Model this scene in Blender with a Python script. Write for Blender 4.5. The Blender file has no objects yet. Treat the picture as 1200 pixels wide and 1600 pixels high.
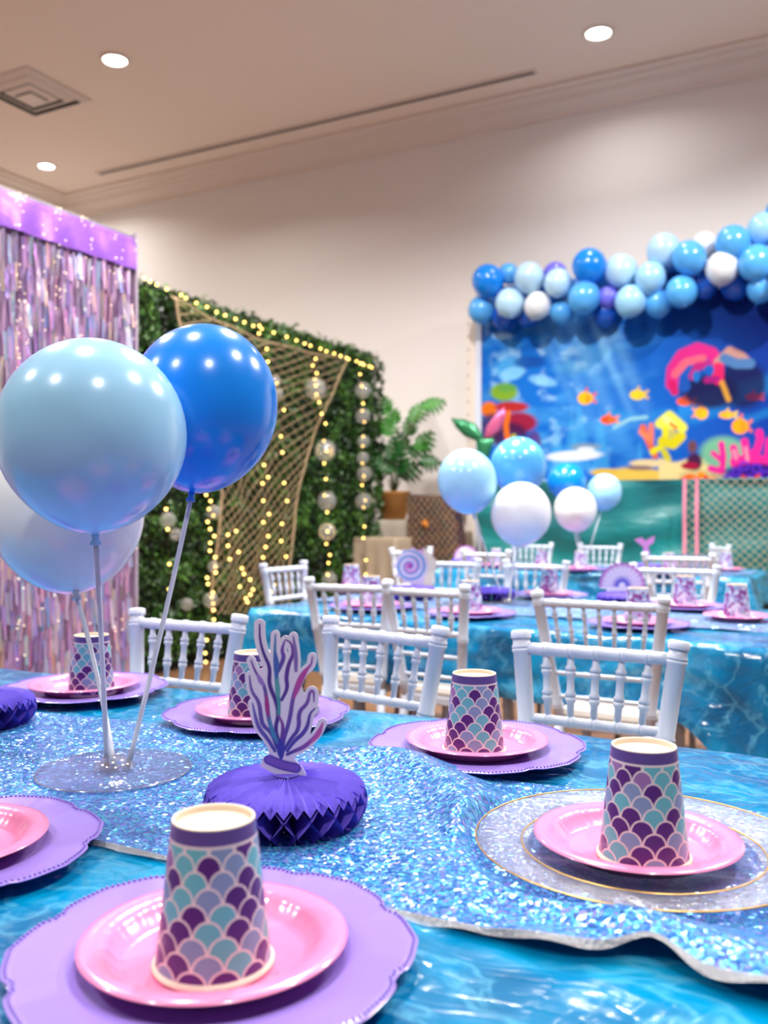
import bpy, bmesh, math, random
import numpy as np
from mathutils import Vector, Matrix, noise

random.seed(7)
RNG = np.random.default_rng(7)
S = bpy.context.scene
COL = S.collection
PI = math.pi

# ------------------------------------------------------------------ camera
F = 1422.0                       # focal length in pixels of the 1200x1600 frame
YAW = math.radians(27.78)
CAMZ = 0.84
cam_d = bpy.data.cameras.new('camera')
cam = bpy.data.objects.new('camera', cam_d)
COL.objects.link(cam)
cam.location = (0, 0, CAMZ)
cam.rotation_euler = (PI / 2, 0, YAW)
cam_d.sensor_fit = 'VERTICAL'
cam_d.sensor_height = 36.0
cam_d.lens = F / 1600 * 36.0
cam_d.clip_start = 0.02
cam_d.dof.use_dof = True
cam_d.dof.focus_distance = 1.02
cam_d.dof.aperture_fstop = 5.2
S.camera = cam

# ------------------------------------------------------------------ world, exposure
S.view_settings.view_transform = 'Standard'
S.view_settings.look = 'None'
S.view_settings.gamma = 1.0
S.view_settings.use_curve_mapping = False
S.view_settings.exposure = -0.12
S.cycles.use_denoising = True
S.cycles.max_bounces = 8
S.cycles.transparent_max_bounces = 24
S.cycles.sample_clamp_indirect = 4.0
S.cycles.caustics_reflective = False
S.cycles.caustics_refractive = False
W = bpy.data.worlds.new('world')
S.world = W
W.use_nodes = True
bg = W.node_tree.nodes['Background']
bg.inputs[0].default_value = (1.0, 0.94, 0.90, 1)
bg.inputs[1].default_value = 0.205

# ------------------------------------------------------------------ helpers
FW = Vector((-math.sin(YAW), math.cos(YAW), 0))
RT = Vector((math.cos(YAW), math.sin(YAW), 0))
CAM = Vector((0, 0, CAMZ))


def ray(u, v):
    return FW + RT * ((u - 600) / F) + Vector((0, 0, -(v - 800) / F))


def at_d(u, v, d):
    return CAM + ray(u, v) * d


def at_z(u, v, z):
    r = ray(u, v)
    return CAM + r * ((z - CAMZ) / r.z)


def at_x(u, v, x):
    r = ray(u, v)
    return CAM + r * (x / r.x)


def at_y(u, v, y):
    r = ray(u, v)
    return CAM + r * (y / r.y)


def srgb(r, g, b):
    def f(c):
        c /= 255.0
        return c / 12.92 if c <= 0.04045 else ((c + 0.055) / 1.055) ** 2.4
    return (f(r), f(g), f(b))


def mesh_obj(name, me, mat=None, parent=None, loc=None):
    o = bpy.data.objects.new(name, me)
    COL.objects.link(o)
    if mat is not None:
        if isinstance(mat, (list, tuple)):
            for m in mat:
                me.materials.append(m)
        else:
            me.materials.append(mat)
    if parent is not None:
        o.parent = parent
    if loc is not None:
        o.location = loc
    return o


class MB:
    """collects verts and faces, builds one mesh"""

    def __init__(self):
        self.v, self.f, self.c, self.mi = [], [], [], []
        self.has_c = False

    def add(self, vs, fs, col=None, mi=0):
        n = len(self.v)
        self.v.extend([tuple(p) for p in vs])
        self.f.extend([tuple(i + n for i in q) for q in fs])
        self.mi.extend([mi] * len(fs))
        if col is not None:
            self.has_c = True
        self.c.extend([col if col is not None else (1, 1, 1)] * len(vs))
        return n

    def box(self, a, b, col=None):
        x0, y0, z0 = a
        x1, y1, z1 = b
        vs = [(x0, y0, z0), (x1, y0, z0), (x1, y1, z0), (x0, y1, z0), (x0, y0, z1), (x1, y0, z1), (x1, y1, z1), (x0, y1, z1)]
        fs = [(0, 3, 2, 1), (4, 5, 6, 7), (0, 1, 5, 4), (1, 2, 6, 5), (2, 3, 7, 6), (3, 0, 4, 7)]
        self.add(vs, fs, col)

    def lathe(self, prof, seg=32, centre=(0, 0, 0), rfun=None, cap0=False, cap1=False, M=None, mi=0):
        vs, fs = [], []
        n = len(prof)
        for j in range(seg):
            a = 2 * PI * j / seg
            for i, (r, z) in enumerate(prof):
                k = rfun(a, r) if rfun else 1.0
                p = Vector((r * k * math.cos(a), r * k * math.sin(a), z))
                if M is not None:
                    p = M @ p
                vs.append((p.x + centre[0], p.y + centre[1], p.z + centre[2]))
        for j in range(seg):
            j2 = (j + 1) % seg
            for i in range(n - 1):
                fs.append((j * n + i, j2 * n + i, j2 * n + i + 1, j * n + i + 1))
        if cap0:
            fs.append(tuple(j * n for j in reversed(range(seg))))
        if cap1:
            fs.append(tuple(j * n + n - 1 for j in range(seg)))
        self.add(vs, fs, None, mi)

    def tube(self, pts, rads, seg=8, col=None, caps=True):
        pts = [Vector(p) for p in pts]
        if not isinstance(rads, (list, tuple)):
            rads = [rads] * len(pts)
        vs, fs = [], []
        ref = None
        for i, p in enumerate(pts):
            if i == 0:
                t = pts[1] - pts[0]
            elif i == len(pts) - 1:
                t = pts[-1] - pts[-2]
            else:
                t = pts[i + 1] - pts[i - 1]
            if t.length < 1e-9:
                t = Vector((0, 0, 1))
            t.normalize()
            if ref is None:
                ref = Vector((1, 0, 0)) if abs(t.x) < 0.8 else Vector((0, 1, 0))
            a = t.cross(ref)
            if a.length < 1e-6:
                a = t.cross(Vector((0, 0, 1)))
            a.normalize()
            b = t.cross(a)
            ref = a.cross(t) if False else ref
            for k in range(seg):
                w = 2 * PI * k / seg
                q = p + (a * math.cos(w) + b * math.sin(w)) * rads[i]
                vs.append(tuple(q))
        n = len(pts)
        for i in range(n - 1):
            for k in range(seg):
                k2 = (k + 1) % seg
                fs.append((i * seg + k, i * seg + k2, (i + 1) * seg + k2, (i + 1) * seg + k))
        if caps:
            fs.append(tuple(reversed(range(seg))))
            fs.append(tuple((n - 1) * seg + k for k in range(seg)))
        self.add(vs, fs, col)

    def mesh(self, name, smooth=True):
        me = bpy.data.meshes.new(name)
        me.from_pydata(self.v, [], self.f)
        if self.has_c:
            ca = me.color_attributes.new('Col', 'FLOAT_COLOR', 'POINT')
            arr = np.ones((len(self.v), 4), dtype=np.float32)
            arr[:, :3] = np.array(self.c, dtype=np.float32)
            ca.data.foreach_set('color', arr.ravel())
        if any(self.mi):
            me.polygons.foreach_set('material_index', self.mi)
        if smooth:
            me.shade_smooth()
        me.update()
        return me

    def build(self, name, mat=None, parent=None, smooth=True, loc=None, sharp=None):
        me = self.mesh(name, smooth)
        if sharp:
            me.set_sharp_from_angle(angle=math.radians(sharp))
        return mesh_obj(name, me, mat, parent, loc)


def thing(name, label, cat, loc=(0, 0, 0), rz=0.0, group=None):
    o = bpy.data.objects.new(name, None)
    COL.objects.link(o)
    o.empty_display_size = 0.05
    o.location = loc
    o.rotation_euler = (0, 0, rz)
    tag(o, label, cat, group)
    return o


def tag(o, label, cat, group=None, kind=None):
    if label:
        o['label'] = label
    if cat:
        o['category'] = cat
    if group:
        o['group'] = group
    if kind:
        o['kind'] = kind
    return o


KIDS = {}


def dup(root, label, loc, rz=0.0, group=None, cat=None):
    r = root.copy()
    COL.objects.link(r)
    r.location = loc
    r.rotation_euler = (0, 0, rz)
    r['label'] = label
    if group:
        r['group'] = group
    for ch in list(root.children):
        c = ch.copy()
        COL.objects.link(c)
        c.parent = r
        for g in list(ch.children):
            d = g.copy()
            COL.objects.link(d)
            d.parent = c
    return r


# ------------------------------------------------------------------ node helpers
class NT:
    def __init__(self, name):
        self.m = bpy.data.materials.new(name)
        self.m.use_nodes = True
        self.t = self.m.node_tree
        self.t.nodes.clear()
        self.out = self.t.nodes.new('ShaderNodeOutputMaterial')

    def n(self, typ, **kw):
        x = self.t.nodes.new(typ)
        for k, v in kw.items():
            setattr(x, k, v)
        return x

    def set(self, sock, val):
        if isinstance(val, bpy.types.NodeSocket):
            self.t.links.new(val, sock)
        else:
            if sock.type == 'RGBA' and len(val) == 3:
                val = (*val, 1)
            sock.default_value = val

    def math(self, op, a, b=None, c=None, clamp=False):
        x = self.n('ShaderNodeMath', operation=op, use_clamp=clamp)
        self.set(x.inputs[0], a)
        if b is not None:
            self.set(x.inputs[1], b)
        if c is not None:
            self.set(x.inputs[2], c)
        return x.outputs[0]

    def mix(self, f, a, b):
        x = self.n('ShaderNodeMix', data_type='RGBA')
        self.set(x.inputs[0], f)
        self.set(x.inputs[6], a)
        self.set(x.inputs[7], b)
        return x.outputs[2]

    def mixf(self, f, a, b):
        x = self.n('ShaderNodeMix', data_type='FLOAT')
        self.set(x.inputs[0], f)
        self.set(x.inputs[2], a)
        self.set(x.inputs[3], b)
        return x.outputs[0]

    def coord(self, which='Object'):
        return self.n('ShaderNodeTexCoord').outputs[which]

    def mapping(self, vec, scale=(1, 1, 1), rot=(0, 0, 0), loc=(0, 0, 0)):
        x = self.n('ShaderNodeMapping')
        self.set(x.inputs[0], vec)
        x.inputs['Scale'].default_value = scale
        x.inputs['Rotation'].default_value = rot
        x.inputs['Location'].default_value = loc
        return x.outputs[0]

    def noise(self, vec, scale, detail=3, rough=0.5, dist=0.0, out=0):
        x = self.n('ShaderNodeTexNoise')
        self.set(x.inputs['Vector'], vec)
        x.inputs['Scale'].default_value = scale
        x.inputs['Detail'].default_value = detail
        x.inputs['Roughness'].default_value = rough
        x.inputs['Distortion'].default_value = dist
        return x.outputs[out]

    def ramp(self, f, stops, interp='LINEAR'):
        x = self.n('ShaderNodeValToRGB')
        self.set(x.inputs[0], f)
        cr = x.color_ramp
        cr.interpolation = interp
        while len(cr.elements) > len(stops):
            cr.elements.remove(cr.elements[-1])
        while len(cr.elements) < len(stops):
            cr.elements.new(0.5)
        for e, (p, c) in zip(cr.elements, stops):
            e.position = p
            e.color = (*c, 1) if len(c) == 3 else c
        return x.outputs[0]

    def bump(self, h, strength=0.3, dist=0.01, normal=None):
        x = self.n('ShaderNodeBump')
        x.inputs['Strength'].default_value = strength
        x.inputs['Distance'].default_value = dist
        self.set(x.inputs['Height'], h)
        if normal is not None:
            self.set(x.inputs['Normal'], normal)
        return x.outputs[0]

    def sep(self, v):
        x = self.n('ShaderNodeSeparateXYZ')
        self.set(x.inputs[0], v)
        return x.outputs

    def comb(self, a, b, c=0.0):
        x = self.n('ShaderNodeCombineXYZ')
        self.set(x.inputs[0], a)
        self.set(x.inputs[1], b)
        self.set(x.inputs[2], c)
        return x.outputs[0]

    def vadd(self, a, b):
        x = self.n('ShaderNodeVectorMath', operation='ADD')
        self.set(x.inputs[0], a)
        self.set(x.inputs[1], b)
        return x.outputs[0]

    def vscale(self, a, s):
        x = self.n('ShaderNodeVectorMath', operation='SCALE')
        self.set(x.inputs[0], a)
        x.inputs['Scale'].default_value = s
        return x.outputs[0]

    def pri(self, **kw):
        p = self.n('ShaderNodeBsdfPrincipled')
        for k, v in kw.items():
            self.set(p.inputs[k.replace('_', ' ')], v)
        self.t.links.new(p.outputs[0], self.out.inputs[0])
        return p

    def surf(self, s):
        self.t.links.new(s, self.out.inputs[0])


def plain(name, rgb, rough=0.5, metal=0.0, bump=None, **kw):
    n = NT(name)
    args = dict(Base_Color=rgb, Roughness=rough, Metallic=metal)
    args.update(kw)
    if bump:
        sc, st = bump
        args['Normal'] = n.bump(n.noise(n.coord(), sc, 4), st, 0.002)
    n.pri(**args)
    return n.m


def attr_mat(name, rough=0.5, metal=0.0, **kw):
    n = NT(name)
    a = n.n('ShaderNodeAttribute', attribute_name='Col')
    n.pri(Base_Color=a.outputs['Color'], Roughness=rough, Metallic=metal, **kw)
    return n.m


# ------------------------------------------------------------------ materials
def mat_paint(name, rgb, amt=0.03):
    n = NT(name)
    c = n.coord()
    f = n.noise(c, 1.3, 3)
    base = n.mix(n.math('MULTIPLY', f, amt * 2), rgb, tuple(x * 0.9 for x in rgb))
    n.pri(Base_Color=base, Roughness=0.85, Normal=n.bump(n.noise(c, 220, 2), 0.05, 0.001))
    return n.m


M_WALL = mat_paint('wall_paint', srgb(238, 232, 228))
M_CEIL = mat_paint('ceiling_paint', srgb(240, 224, 208))
M_TRIM = plain('trim_paint', srgb(232, 218, 206), 0.6)


def mat_floor():
    n = NT('floor_boards')
    c = n.coord()
    g = n.noise(n.mapping(c, (2, 30, 2)), 3, 5)
    col = n.mix(g, srgb(104, 74, 54), srgb(130, 94, 68))
    n.pri(Base_Color=col, Roughness=0.35, Normal=n.bump(g, 0.1, 0.002))
    return n.m


M_FLOOR = mat_floor()


def mat_water():
    """blue plastic tablecloth with a printed water ripple"""
    n = NT('water_print_plastic')
    c = n.coord()
    w = n.vadd(c, n.vscale(n.noise(c, 7, 3, out=1), 0.16))
    a = n.noise(n.mapping(w, (1.0, 2.3, 1)), 9, 4, 0.55)
    ridge = n.math('ABSOLUTE', n.math('SUBTRACT', a, 0.5))
    ridge = n.math('SUBTRACT', 1.0, n.math('MULTIPLY', ridge, 14.0), clamp=True)
    ridge = n.math('POWER', ridge, 2.2)
    b = n.noise(n.mapping(w, (1.0, 1.6, 1), loc=(3, 5, 1)), 4.0, 3)
    col = n.ramp(b, [(0.30, srgb(0, 66, 112)), (0.46, srgb(0, 106, 156)), (0.60, srgb(0, 136, 186)), (0.76, srgb(24, 160, 204))])
    col = n.mix(n.math('MULTIPLY', ridge, 0.34), col, srgb(120, 206, 232))
    # creases of thin plastic
    wv = n.vadd(c, n.vscale(n.noise(c, 3.0, 2, out=1), 0.35))
    cr1 = n.noise(n.mapping(wv, (6, 1.2, 1), rot=(0, 0, 0.9)), 5, 2)
    cr1 = n.math('ABSOLUTE', n.math('SUBTRACT', cr1, 0.5))
    cr2 = n.noise(n.mapping(wv, (1.4, 5, 1), rot=(0, 0, 0.3)), 7, 2)
    cr2 = n.math('ABSOLUTE', n.math('SUBTRACT', cr2, 0.5))
    h = n.math('ADD', n.math('MULTIPLY', cr1, 1.0), n.math('MULTIPLY', cr2, 0.8))
    h = n.math('ADD', h, n.math('MULTIPLY', n.noise(c, 30, 2), 0.10))
    nr = n.bump(h, 0.42, 0.012)
    n.pri(Base_Color=col, Roughness=0.16, Normal=nr, Coat_Weight=0.3, Coat_Roughness=0.08)
    return n.m


M_WATER = mat_water()


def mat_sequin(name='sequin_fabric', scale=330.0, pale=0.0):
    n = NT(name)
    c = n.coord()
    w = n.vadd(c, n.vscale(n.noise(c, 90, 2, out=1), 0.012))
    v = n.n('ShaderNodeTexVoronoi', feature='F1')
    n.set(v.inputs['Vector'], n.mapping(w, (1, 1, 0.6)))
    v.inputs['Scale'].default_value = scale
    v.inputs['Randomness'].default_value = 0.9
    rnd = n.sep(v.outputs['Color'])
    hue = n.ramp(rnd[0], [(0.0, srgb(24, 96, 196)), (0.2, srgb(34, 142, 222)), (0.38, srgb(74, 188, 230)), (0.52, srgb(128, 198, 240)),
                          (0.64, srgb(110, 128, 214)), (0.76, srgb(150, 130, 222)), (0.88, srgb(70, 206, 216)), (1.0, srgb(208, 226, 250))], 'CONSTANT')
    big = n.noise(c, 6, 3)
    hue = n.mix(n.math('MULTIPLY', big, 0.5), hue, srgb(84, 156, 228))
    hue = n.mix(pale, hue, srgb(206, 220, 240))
    edge = n.n('ShaderNodeTexVoronoi', feature='DISTANCE_TO_EDGE')
    n.set(edge.inputs['Vector'], n.mapping(w, (1, 1, 0.6)))
    edge.inputs['Scale'].default_value = scale
    edge.inputs['Randomness'].default_value = 0.9
    e = n.math('MULTIPLY', edge.outputs['Distance'], 9.0, clamp=True)
    base = n.mix(e, srgb(70, 124, 206), hue)
    # every sequin leans its own way
    geo = n.n('ShaderNodeNewGeometry')
    sub = n.n('ShaderNodeVectorMath', operation='SUBTRACT')
    n.set(sub.inputs[0], v.outputs['Color'])
    sub.inputs[1].default_value = (0.5, 0.5, 0.5)
    tilt = n.vadd(geo.outputs['Normal'], n.vscale(sub.outputs[0], 0.8))
    nm = n.n('ShaderNodeVectorMath', operation='NORMALIZE')
    n.set(nm.inputs[0], tilt)
    n.pri(Base_Color=base, Roughness=0.24, Metallic=0.42, Normal=nm.outputs[0], Coat_Weight=0.25)
    return n.m


M_SEQ = mat_sequin()
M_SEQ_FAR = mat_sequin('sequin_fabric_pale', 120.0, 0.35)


def mat_cup():
    n = NT('scale_print_card')
    uv = n.coord('UV')
    x, y, _ = n.sep(uv)
    X = n.math('MULTIPLY', x, 11.0)
    Y = n.math('MULTIPLY', y, 9.4)              # row height 0.5 of the cell width is folded in
    k = n.math('FLOOR', Y)
    fy = n.math('SUBTRACT', Y, k)

    def cell(row):
        par = n.math('MULTIPLY', n.math('MODULO', n.math('ADD', row, 100.0), 2.0), 0.5)
        xx = n.math('ADD', X, par)
        ix = n.math('FLOOR', xx)
        fx = n.math('SUBTRACT', n.math('SUBTRACT', xx, ix), 0.5)
        return ix, fx

    def pick(ix, row):
        wn = n.n('ShaderNodeTexWhiteNoise', noise_dimensions='3D')
        n.set(wn.inputs['Vector'], n.comb(n.math('MODULO', n.math('ADD', ix, 22.0), 11.0), row, 11.3))
        return n.ramp(wn.outputs['Value'], [(0.0, srgb(84, 34, 112)), (0.28, srgb(104, 176, 184)), (0.60, srgb(130, 146, 180)),
                                            (0.74, srgb(84, 34, 112)), (0.90, srgb(150, 108, 160))], 'CONSTANT')
    ix0, fx0 = cell(k)
    k1 = n.math('ADD', k, 1.0)
    ix1, fx1 = cell(k1)
    # circle of row k, radius 0.5 cell, row pitch 0.5 cell
    yy = n.math('MULTIPLY', fy, 0.5)
    d = n.math('SQRT', n.math('ADD', n.math('MULTIPLY', fx0, fx0), n.math('MULTIPLY', yy, yy)))
    inside = n.math('LESS_THAN', d, 0.5)
    line = n.math('LESS_THAN', n.math('ABSOLUTE', n.math('SUBTRACT', d, 0.465)), 0.036)
    col = n.mix(inside, pick(ix1, k1), pick(ix0, k))
    col = n.mix(line, col, srgb(226, 206, 204))
    # band at the closed end
    band = n.math('GREATER_THAN', y, 0.90)
    thin = n.math('GREATER_THAN', y, 0.88)
    foot = n.math('LESS_THAN', y, 0.025)
    col = n.mix(thin, col, srgb(226, 206, 204))
    col = n.mix(band, col, srgb(92, 70, 136))
    col = n.mix(foot, col, srgb(226, 206, 204))
    n.pri(Base_Color=col, Roughness=0.32)
    return n.m


M_CUP = mat_cup()
M_CREAM = plain('cream_card', srgb(226, 210, 190), 0.55)


def mat_cup_small():
    n = NT('small_scale_print_card')
    c = n.coord()
    v = n.n('ShaderNodeTexVoronoi', feature='F1')
    n.set(v.inputs['Vector'], c)
    v.inputs['Scale'].default_value = 95
    r = n.sep(v.outputs['Color'])[0]
    col = n.ramp(r, [(0, srgb(150, 156, 196)), (0.3, srgb(190, 204, 220)), (0.55, srgb(132, 66, 140)), (0.78, srgb(120, 176, 192))], 'CONSTANT')
    n.pri(Base_Color=col, Roughness=0.35)
    return n.m


M_CUP2 = mat_cup_small()
M_PINK = plain('pink_plate_card', srgb(234, 136, 182), 0.22, Coat_Weight=0.5, Coat_Roughness=0.1)
M_LILAC = plain('lilac_plastic', srgb(146, 122, 208), 0.25, Coat_Weight=0.4, Coat_Roughness=0.12)
M_PAPER = plain('violet_tissue_paper', srgb(104, 84, 206), 0.8)
M_CHAIR = plain('white_resin', srgb(208, 214, 228), 0.35)
M_CUSHION = plain('ivory_cushion', srgb(232, 226, 216), 0.8)
M_GOLD = plain('gold_line', srgb(212, 166, 92), 0.3, 0.8)
M_LEDWIRE = plain('copper_wire', srgb(120, 92, 48), 0.4, 0.6)
M_ROPE = plain('jute_twine', srgb(168, 142, 108), 0.9)
M_ROPE2 = plain('pale_net_twine', srgb(186, 168, 138), 0.9)
M_BLACK = plain('void_shade_black', srgb(22, 18, 16), 0.9)  # black stands in for the shade inside the ceiling openings


def mat_balloon(name, rgb):
    n = NT(name)
    n.pri(Base_Color=rgb, Roughness=0.21, Coat_Weight=0.22, Coat_Roughness=0.06)
    return n.m


B = {
    'light blue': mat_balloon('light_blue_latex', srgb(152, 206, 240)),
    'pale blue': mat_balloon('pale_blue_latex', srgb(178, 216, 242)),
    'mid blue': mat_balloon('mid_blue_latex', srgb(82, 168, 236)),
    'bright blue': mat_balloon('bright_blue_latex', srgb(0, 130, 232)),
    'deep blue': mat_balloon('deep_blue_latex', srgb(24, 92, 200)),
    'violet': mat_balloon('violet_latex', srgb(112, 108, 222)),
    'white': mat_balloon('white_latex', srgb(226, 229, 232)),
}


def mat_glassy(name, tint, alpha=0.08, rough=0.05, bump=None, body=0.0, rim=0.6):
    """thin clear plastic: what passes straight through, what it reflects, and a little haze of its own"""
    n = NT(name)
    tr = n.n('ShaderNodeBsdfTransparent')
    tr.inputs[0].default_value = (*tint, 1)
    gl = n.n('ShaderNodeBsdfGlossy')
    gl.inputs['Color'].default_value = (1, 1, 1, 1)
    gl.inputs['Roughness'].default_value = rough
    df = n.n('ShaderNodeBsdfDiffuse')
    df.inputs[0].default_value = (*tint, 1)
    fr = n.n('ShaderNodeLayerWeight')
    fr.inputs[0].default_value = 0.2
    if bump:
        b = n.bump(n.noise(n.coord(), bump[0], 2), bump[1], 0.004)
        n.set(gl.inputs['Normal'], b)
        n.set(fr.inputs['Normal'], b)
    f = n.math('ADD', n.math('MULTIPLY', n.math('POWER', fr.outputs['Facing'], 3.0), rim), alpha, clamp=True)
    m1 = n.n('ShaderNodeMixShader')
    n.set(m1.inputs[0], body)
    n.t.links.new(tr.outputs[0], m1.inputs[1])
    n.t.links.new(df.outputs[0], m1.inputs[2])
    mx = n.n('ShaderNodeMixShader')
    n.set(mx.inputs[0], f)
    n.t.links.new(m1.outputs[0], mx.inputs[1])
    n.t.links.new(gl.outputs[0], mx.inputs[2])
    n.surf(mx.outputs[0])
    return n.m


M_CLEAR = mat_glassy('clear_plastic', (0.86, 0.85, 0.95), alpha=0.07, body=.06)
M_CLEARRIM = mat_glassy('hammered_clear_plastic', (0.84, 0.85, 0.92), alpha=0.14, rough=0.10, bump=(190, 1.0), body=.10)
M_BUBBLE = mat_glassy('bubble_plastic', (0.95, 0.93, 0.9), alpha=0.10, rough=0.03, body=.14, rim=1.0)
M_CLEARTRAY = mat_glassy('tray_plastic', (.85, .88, .9), alpha=.15, rough=.05, body=.08)
M_FAVOUR = plain('pink_favour', srgb(206, 134, 178), .5)
M_STICK = plain('translucent_stick', srgb(226, 230, 244), 0.25, Transmission_Weight=0.3)


def mat_emit(name, rgb, s):
    n = NT(name)
    e = n.n('ShaderNodeEmission')
    e.inputs[0].default_value = (*rgb, 1)
    e.inputs[1].default_value = s
    n.surf(e.outputs[0])
    return n.m


M_LAMP = mat_emit('lamp_glow', (1.0, 0.96, 0.92), 30)
M_BULB = mat_emit('fairy_bulb_glow', (1.0, 0.62, 0.16), 9)

# ------------------------------------------------------------------ room
CZ = 3.93           # ceiling
YB = 6.6            # back wall
XL = -7.1           # left wall
XR = 3.2


def struct(name, mb, mat, **kw):
    o = mb.build(name, mat, smooth=False, **kw)
    o['kind'] = 'structure'
    return o


m = MB(); m.box((XL - .1, -4.5, -.06), (XR, YB + .1, 0)); struct('floor', m, M_FLOOR)
m = MB(); m.box((XL - .1, -4.5, CZ), (XR, YB + .1, CZ + .1)); struct('ceiling', m, M_CEIL)
m = MB(); m.box((XL - .1, YB, 0), (XR, YB + .1, CZ)); struct('wall_back', m, M_WALL)
m = MB(); m.box((XL - .1, -4.5, 0), (XL, YB, CZ)); struct('wall_left', m, M_WALL)


def profile_x(prof, x0, x1, yb, zt):
    m = MB()
    n = len(prof)
    vs = [(x, yb - a, zt - b) for x in (x0, x1) for a, b in prof]
    fs = [(i, i + 1, n + i + 1, n + i) for i in range(n - 1)]
    fs.append((n - 1, 0, n, 2 * n - 1))
    fs.append(tuple(range(n)))
    fs.append(tuple(reversed(range(n, 2 * n))))
    m.add(vs, fs)
    return m


corn = [(0, 0), (.24, 0), (.24, .022), (.20, .03), (.19, .05), (.13, .055), (.11, .09), (.045, .13), (.035, .16), (0, .165)]
struct('trim_1', profile_x(corn, XL, XR, YB, CZ), M_TRIM)
m = MB()
vs = [(XL + a, y, CZ - b) for y in (-4.5, YB - .02) for a, b in corn]
nn = len(corn)
m.add(vs, [(i, nn + i, nn + i + 1, i + 1) for i in range(nn - 1)])
struct('trim_2', m, M_TRIM)
m = MB(); m.box((XL, YB - .018, 0), (XR, YB, .12)); struct('baseboard_back', m, M_TRIM)

# slot diffuser in the ceiling
slot = thing('slot_vent', 'long thin dark air slot in the ceiling running along the back wall', 'vent', (-4.1, 6.13, CZ))
m = MB(); m.box((-2.05, -.018, -.012), (2.05, .018, -.001)); m.build('slot', M_BLACK, slot, smooth=False)  # solid black strip in place of the shaded recess
m = MB(); m.box((-2.08, -.030, -.014), (2.08, -.018, -.0005)); m.build('frame_lip', M_TRIM, slot, smooth=False)
m = MB(); m.box((-2.08, .018, -.014), (2.08, .030, -.0005)); m.build('frame_lip', M_TRIM, slot, smooth=False)

# square four-way diffuser
vent = thing('ceiling_vent', 'square ceiling air vent with nested louvres near the left edge', 'vent', (-5.42, 4.72, CZ))
for k, s in enumerate((.30, .22, .14)):
    m = MB()
    z0, z1 = -.004 - .012 * k, -.03 - .006 * k
    o_, i_ = s, s - .05
    vs = []
    for r, z in ((o_, z0), (i_, z1), (i_ - .004, z1), (o_ - .004, z0)):
        vs += [(-r, -r, z), (r, -r, z), (r, r, z), (-r, r, z)]
    fs = []
    for a in range(3):
        for b in range(4):
            fs.append((a * 4 + b, a * 4 + (b + 1) % 4, (a + 1) * 4 + (b + 1) % 4, (a + 1) * 4 + b))
    m.add(vs, fs)
    m.build('louvre', M_TRIM, vent, smooth=False)
m = MB(); m.box((-.3, -.3, -.003), (.3, .3, -.0005)); m.build('backing', M_BLACK, vent, smooth=False)  # black sheet standing in for the darkness behind the louvres
m = MB(); m.box((-.07, -.07, -.05), (.07, .07, -.044)); m.build('centre_plate', M_TRIM, vent, smooth=False)

# downlights
LP = [(-4.52, 4.64, 'round ceiling downlight, the upper left of the two bright ones', 330),
      (-1.51, 5.83, 'round ceiling downlight close to the back wall, above the balloon garland', 60),
      (-6.45, 5.78, 'small round ceiling downlight in the far left corner, below the air vent', 150)]
HID = [(-4.0, 2.4, 120), (-1.6, 3.6, 165), (-1.6, 1.2, 42), (0.9, 4.6, 165), (0.9, 2.2, 70), (0.9, -0.4, 48), (-1.6, -1.4, 45), (-4.0, -.4, 60)]


def downlight_parts(root):
    m = MB(); m.lathe([(.062, -.002), (.066, -.012), (.085, -.010), (.09, -.001)], 32)
    m.build('trim_ring', M_TRIM, root)
    m = MB(); m.lathe([(0.001, -.006), (.062, -.006)], 32)
    m.build('diffuser', M_LAMP, root)


def lamp_light(root, pw, spread=150):
    ld = bpy.data.lights.new('lamp_light', 'AREA')
    ld.shape = 'DISK'
    ld.size = .15
    ld.energy = pw
    ld.spread = math.radians(spread)
    ld.color = (1.0, .97, .94)
    lo = bpy.data.objects.new('lamp_light', ld)
    COL.objects.link(lo)
    lo.parent = root
    lo.location = (0, 0, -.02)


for x, y, lab, pw in LP:
    t = thing('downlight', lab, 'ceiling light', (x, y, CZ), 0, 'ceiling downlights')
    downlight_parts(t)
    if pw != 150:
        t.scale = (1.2, 1.2, 1.2)
    lamp_light(t, pw * .16)
for i, (x, y, hw_) in enumerate(HID):
    t = thing('downlight', 'round ceiling downlight outside the photo', 'ceiling light', (x, y, CZ), 0, 'ceiling downlights outside the photo')
    downlight_parts(t)
    lamp_light(t, hw_ * 1.15)

# ------------------------------------------------------------------ tables and cloths
TZ = 0.53


def make_table(label, cx, cy, L, D, rz):
    t = thing('folding_table', label, 'table', (cx, cy, 0), rz)
    m = MB(); m.box((-L / 2 + .01, -D / 2 + .01, TZ - .035), (L / 2 - .01, D / 2 - .01, TZ - .006))
    m.build('tabletop', M_CHAIR, t, smooth=False)
    for sx in (-1, 1):
        for sy in (-1, 1):
            m = MB()
            m.tube([(sx * (L / 2 - .12), sy * (D / 2 - .08), TZ - .035), (sx * (L / 2 - .12), sy * (D / 2 - .08), 0)], .013, 10)
            m.build('leg', M_TRIM, t)
    return t


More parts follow.
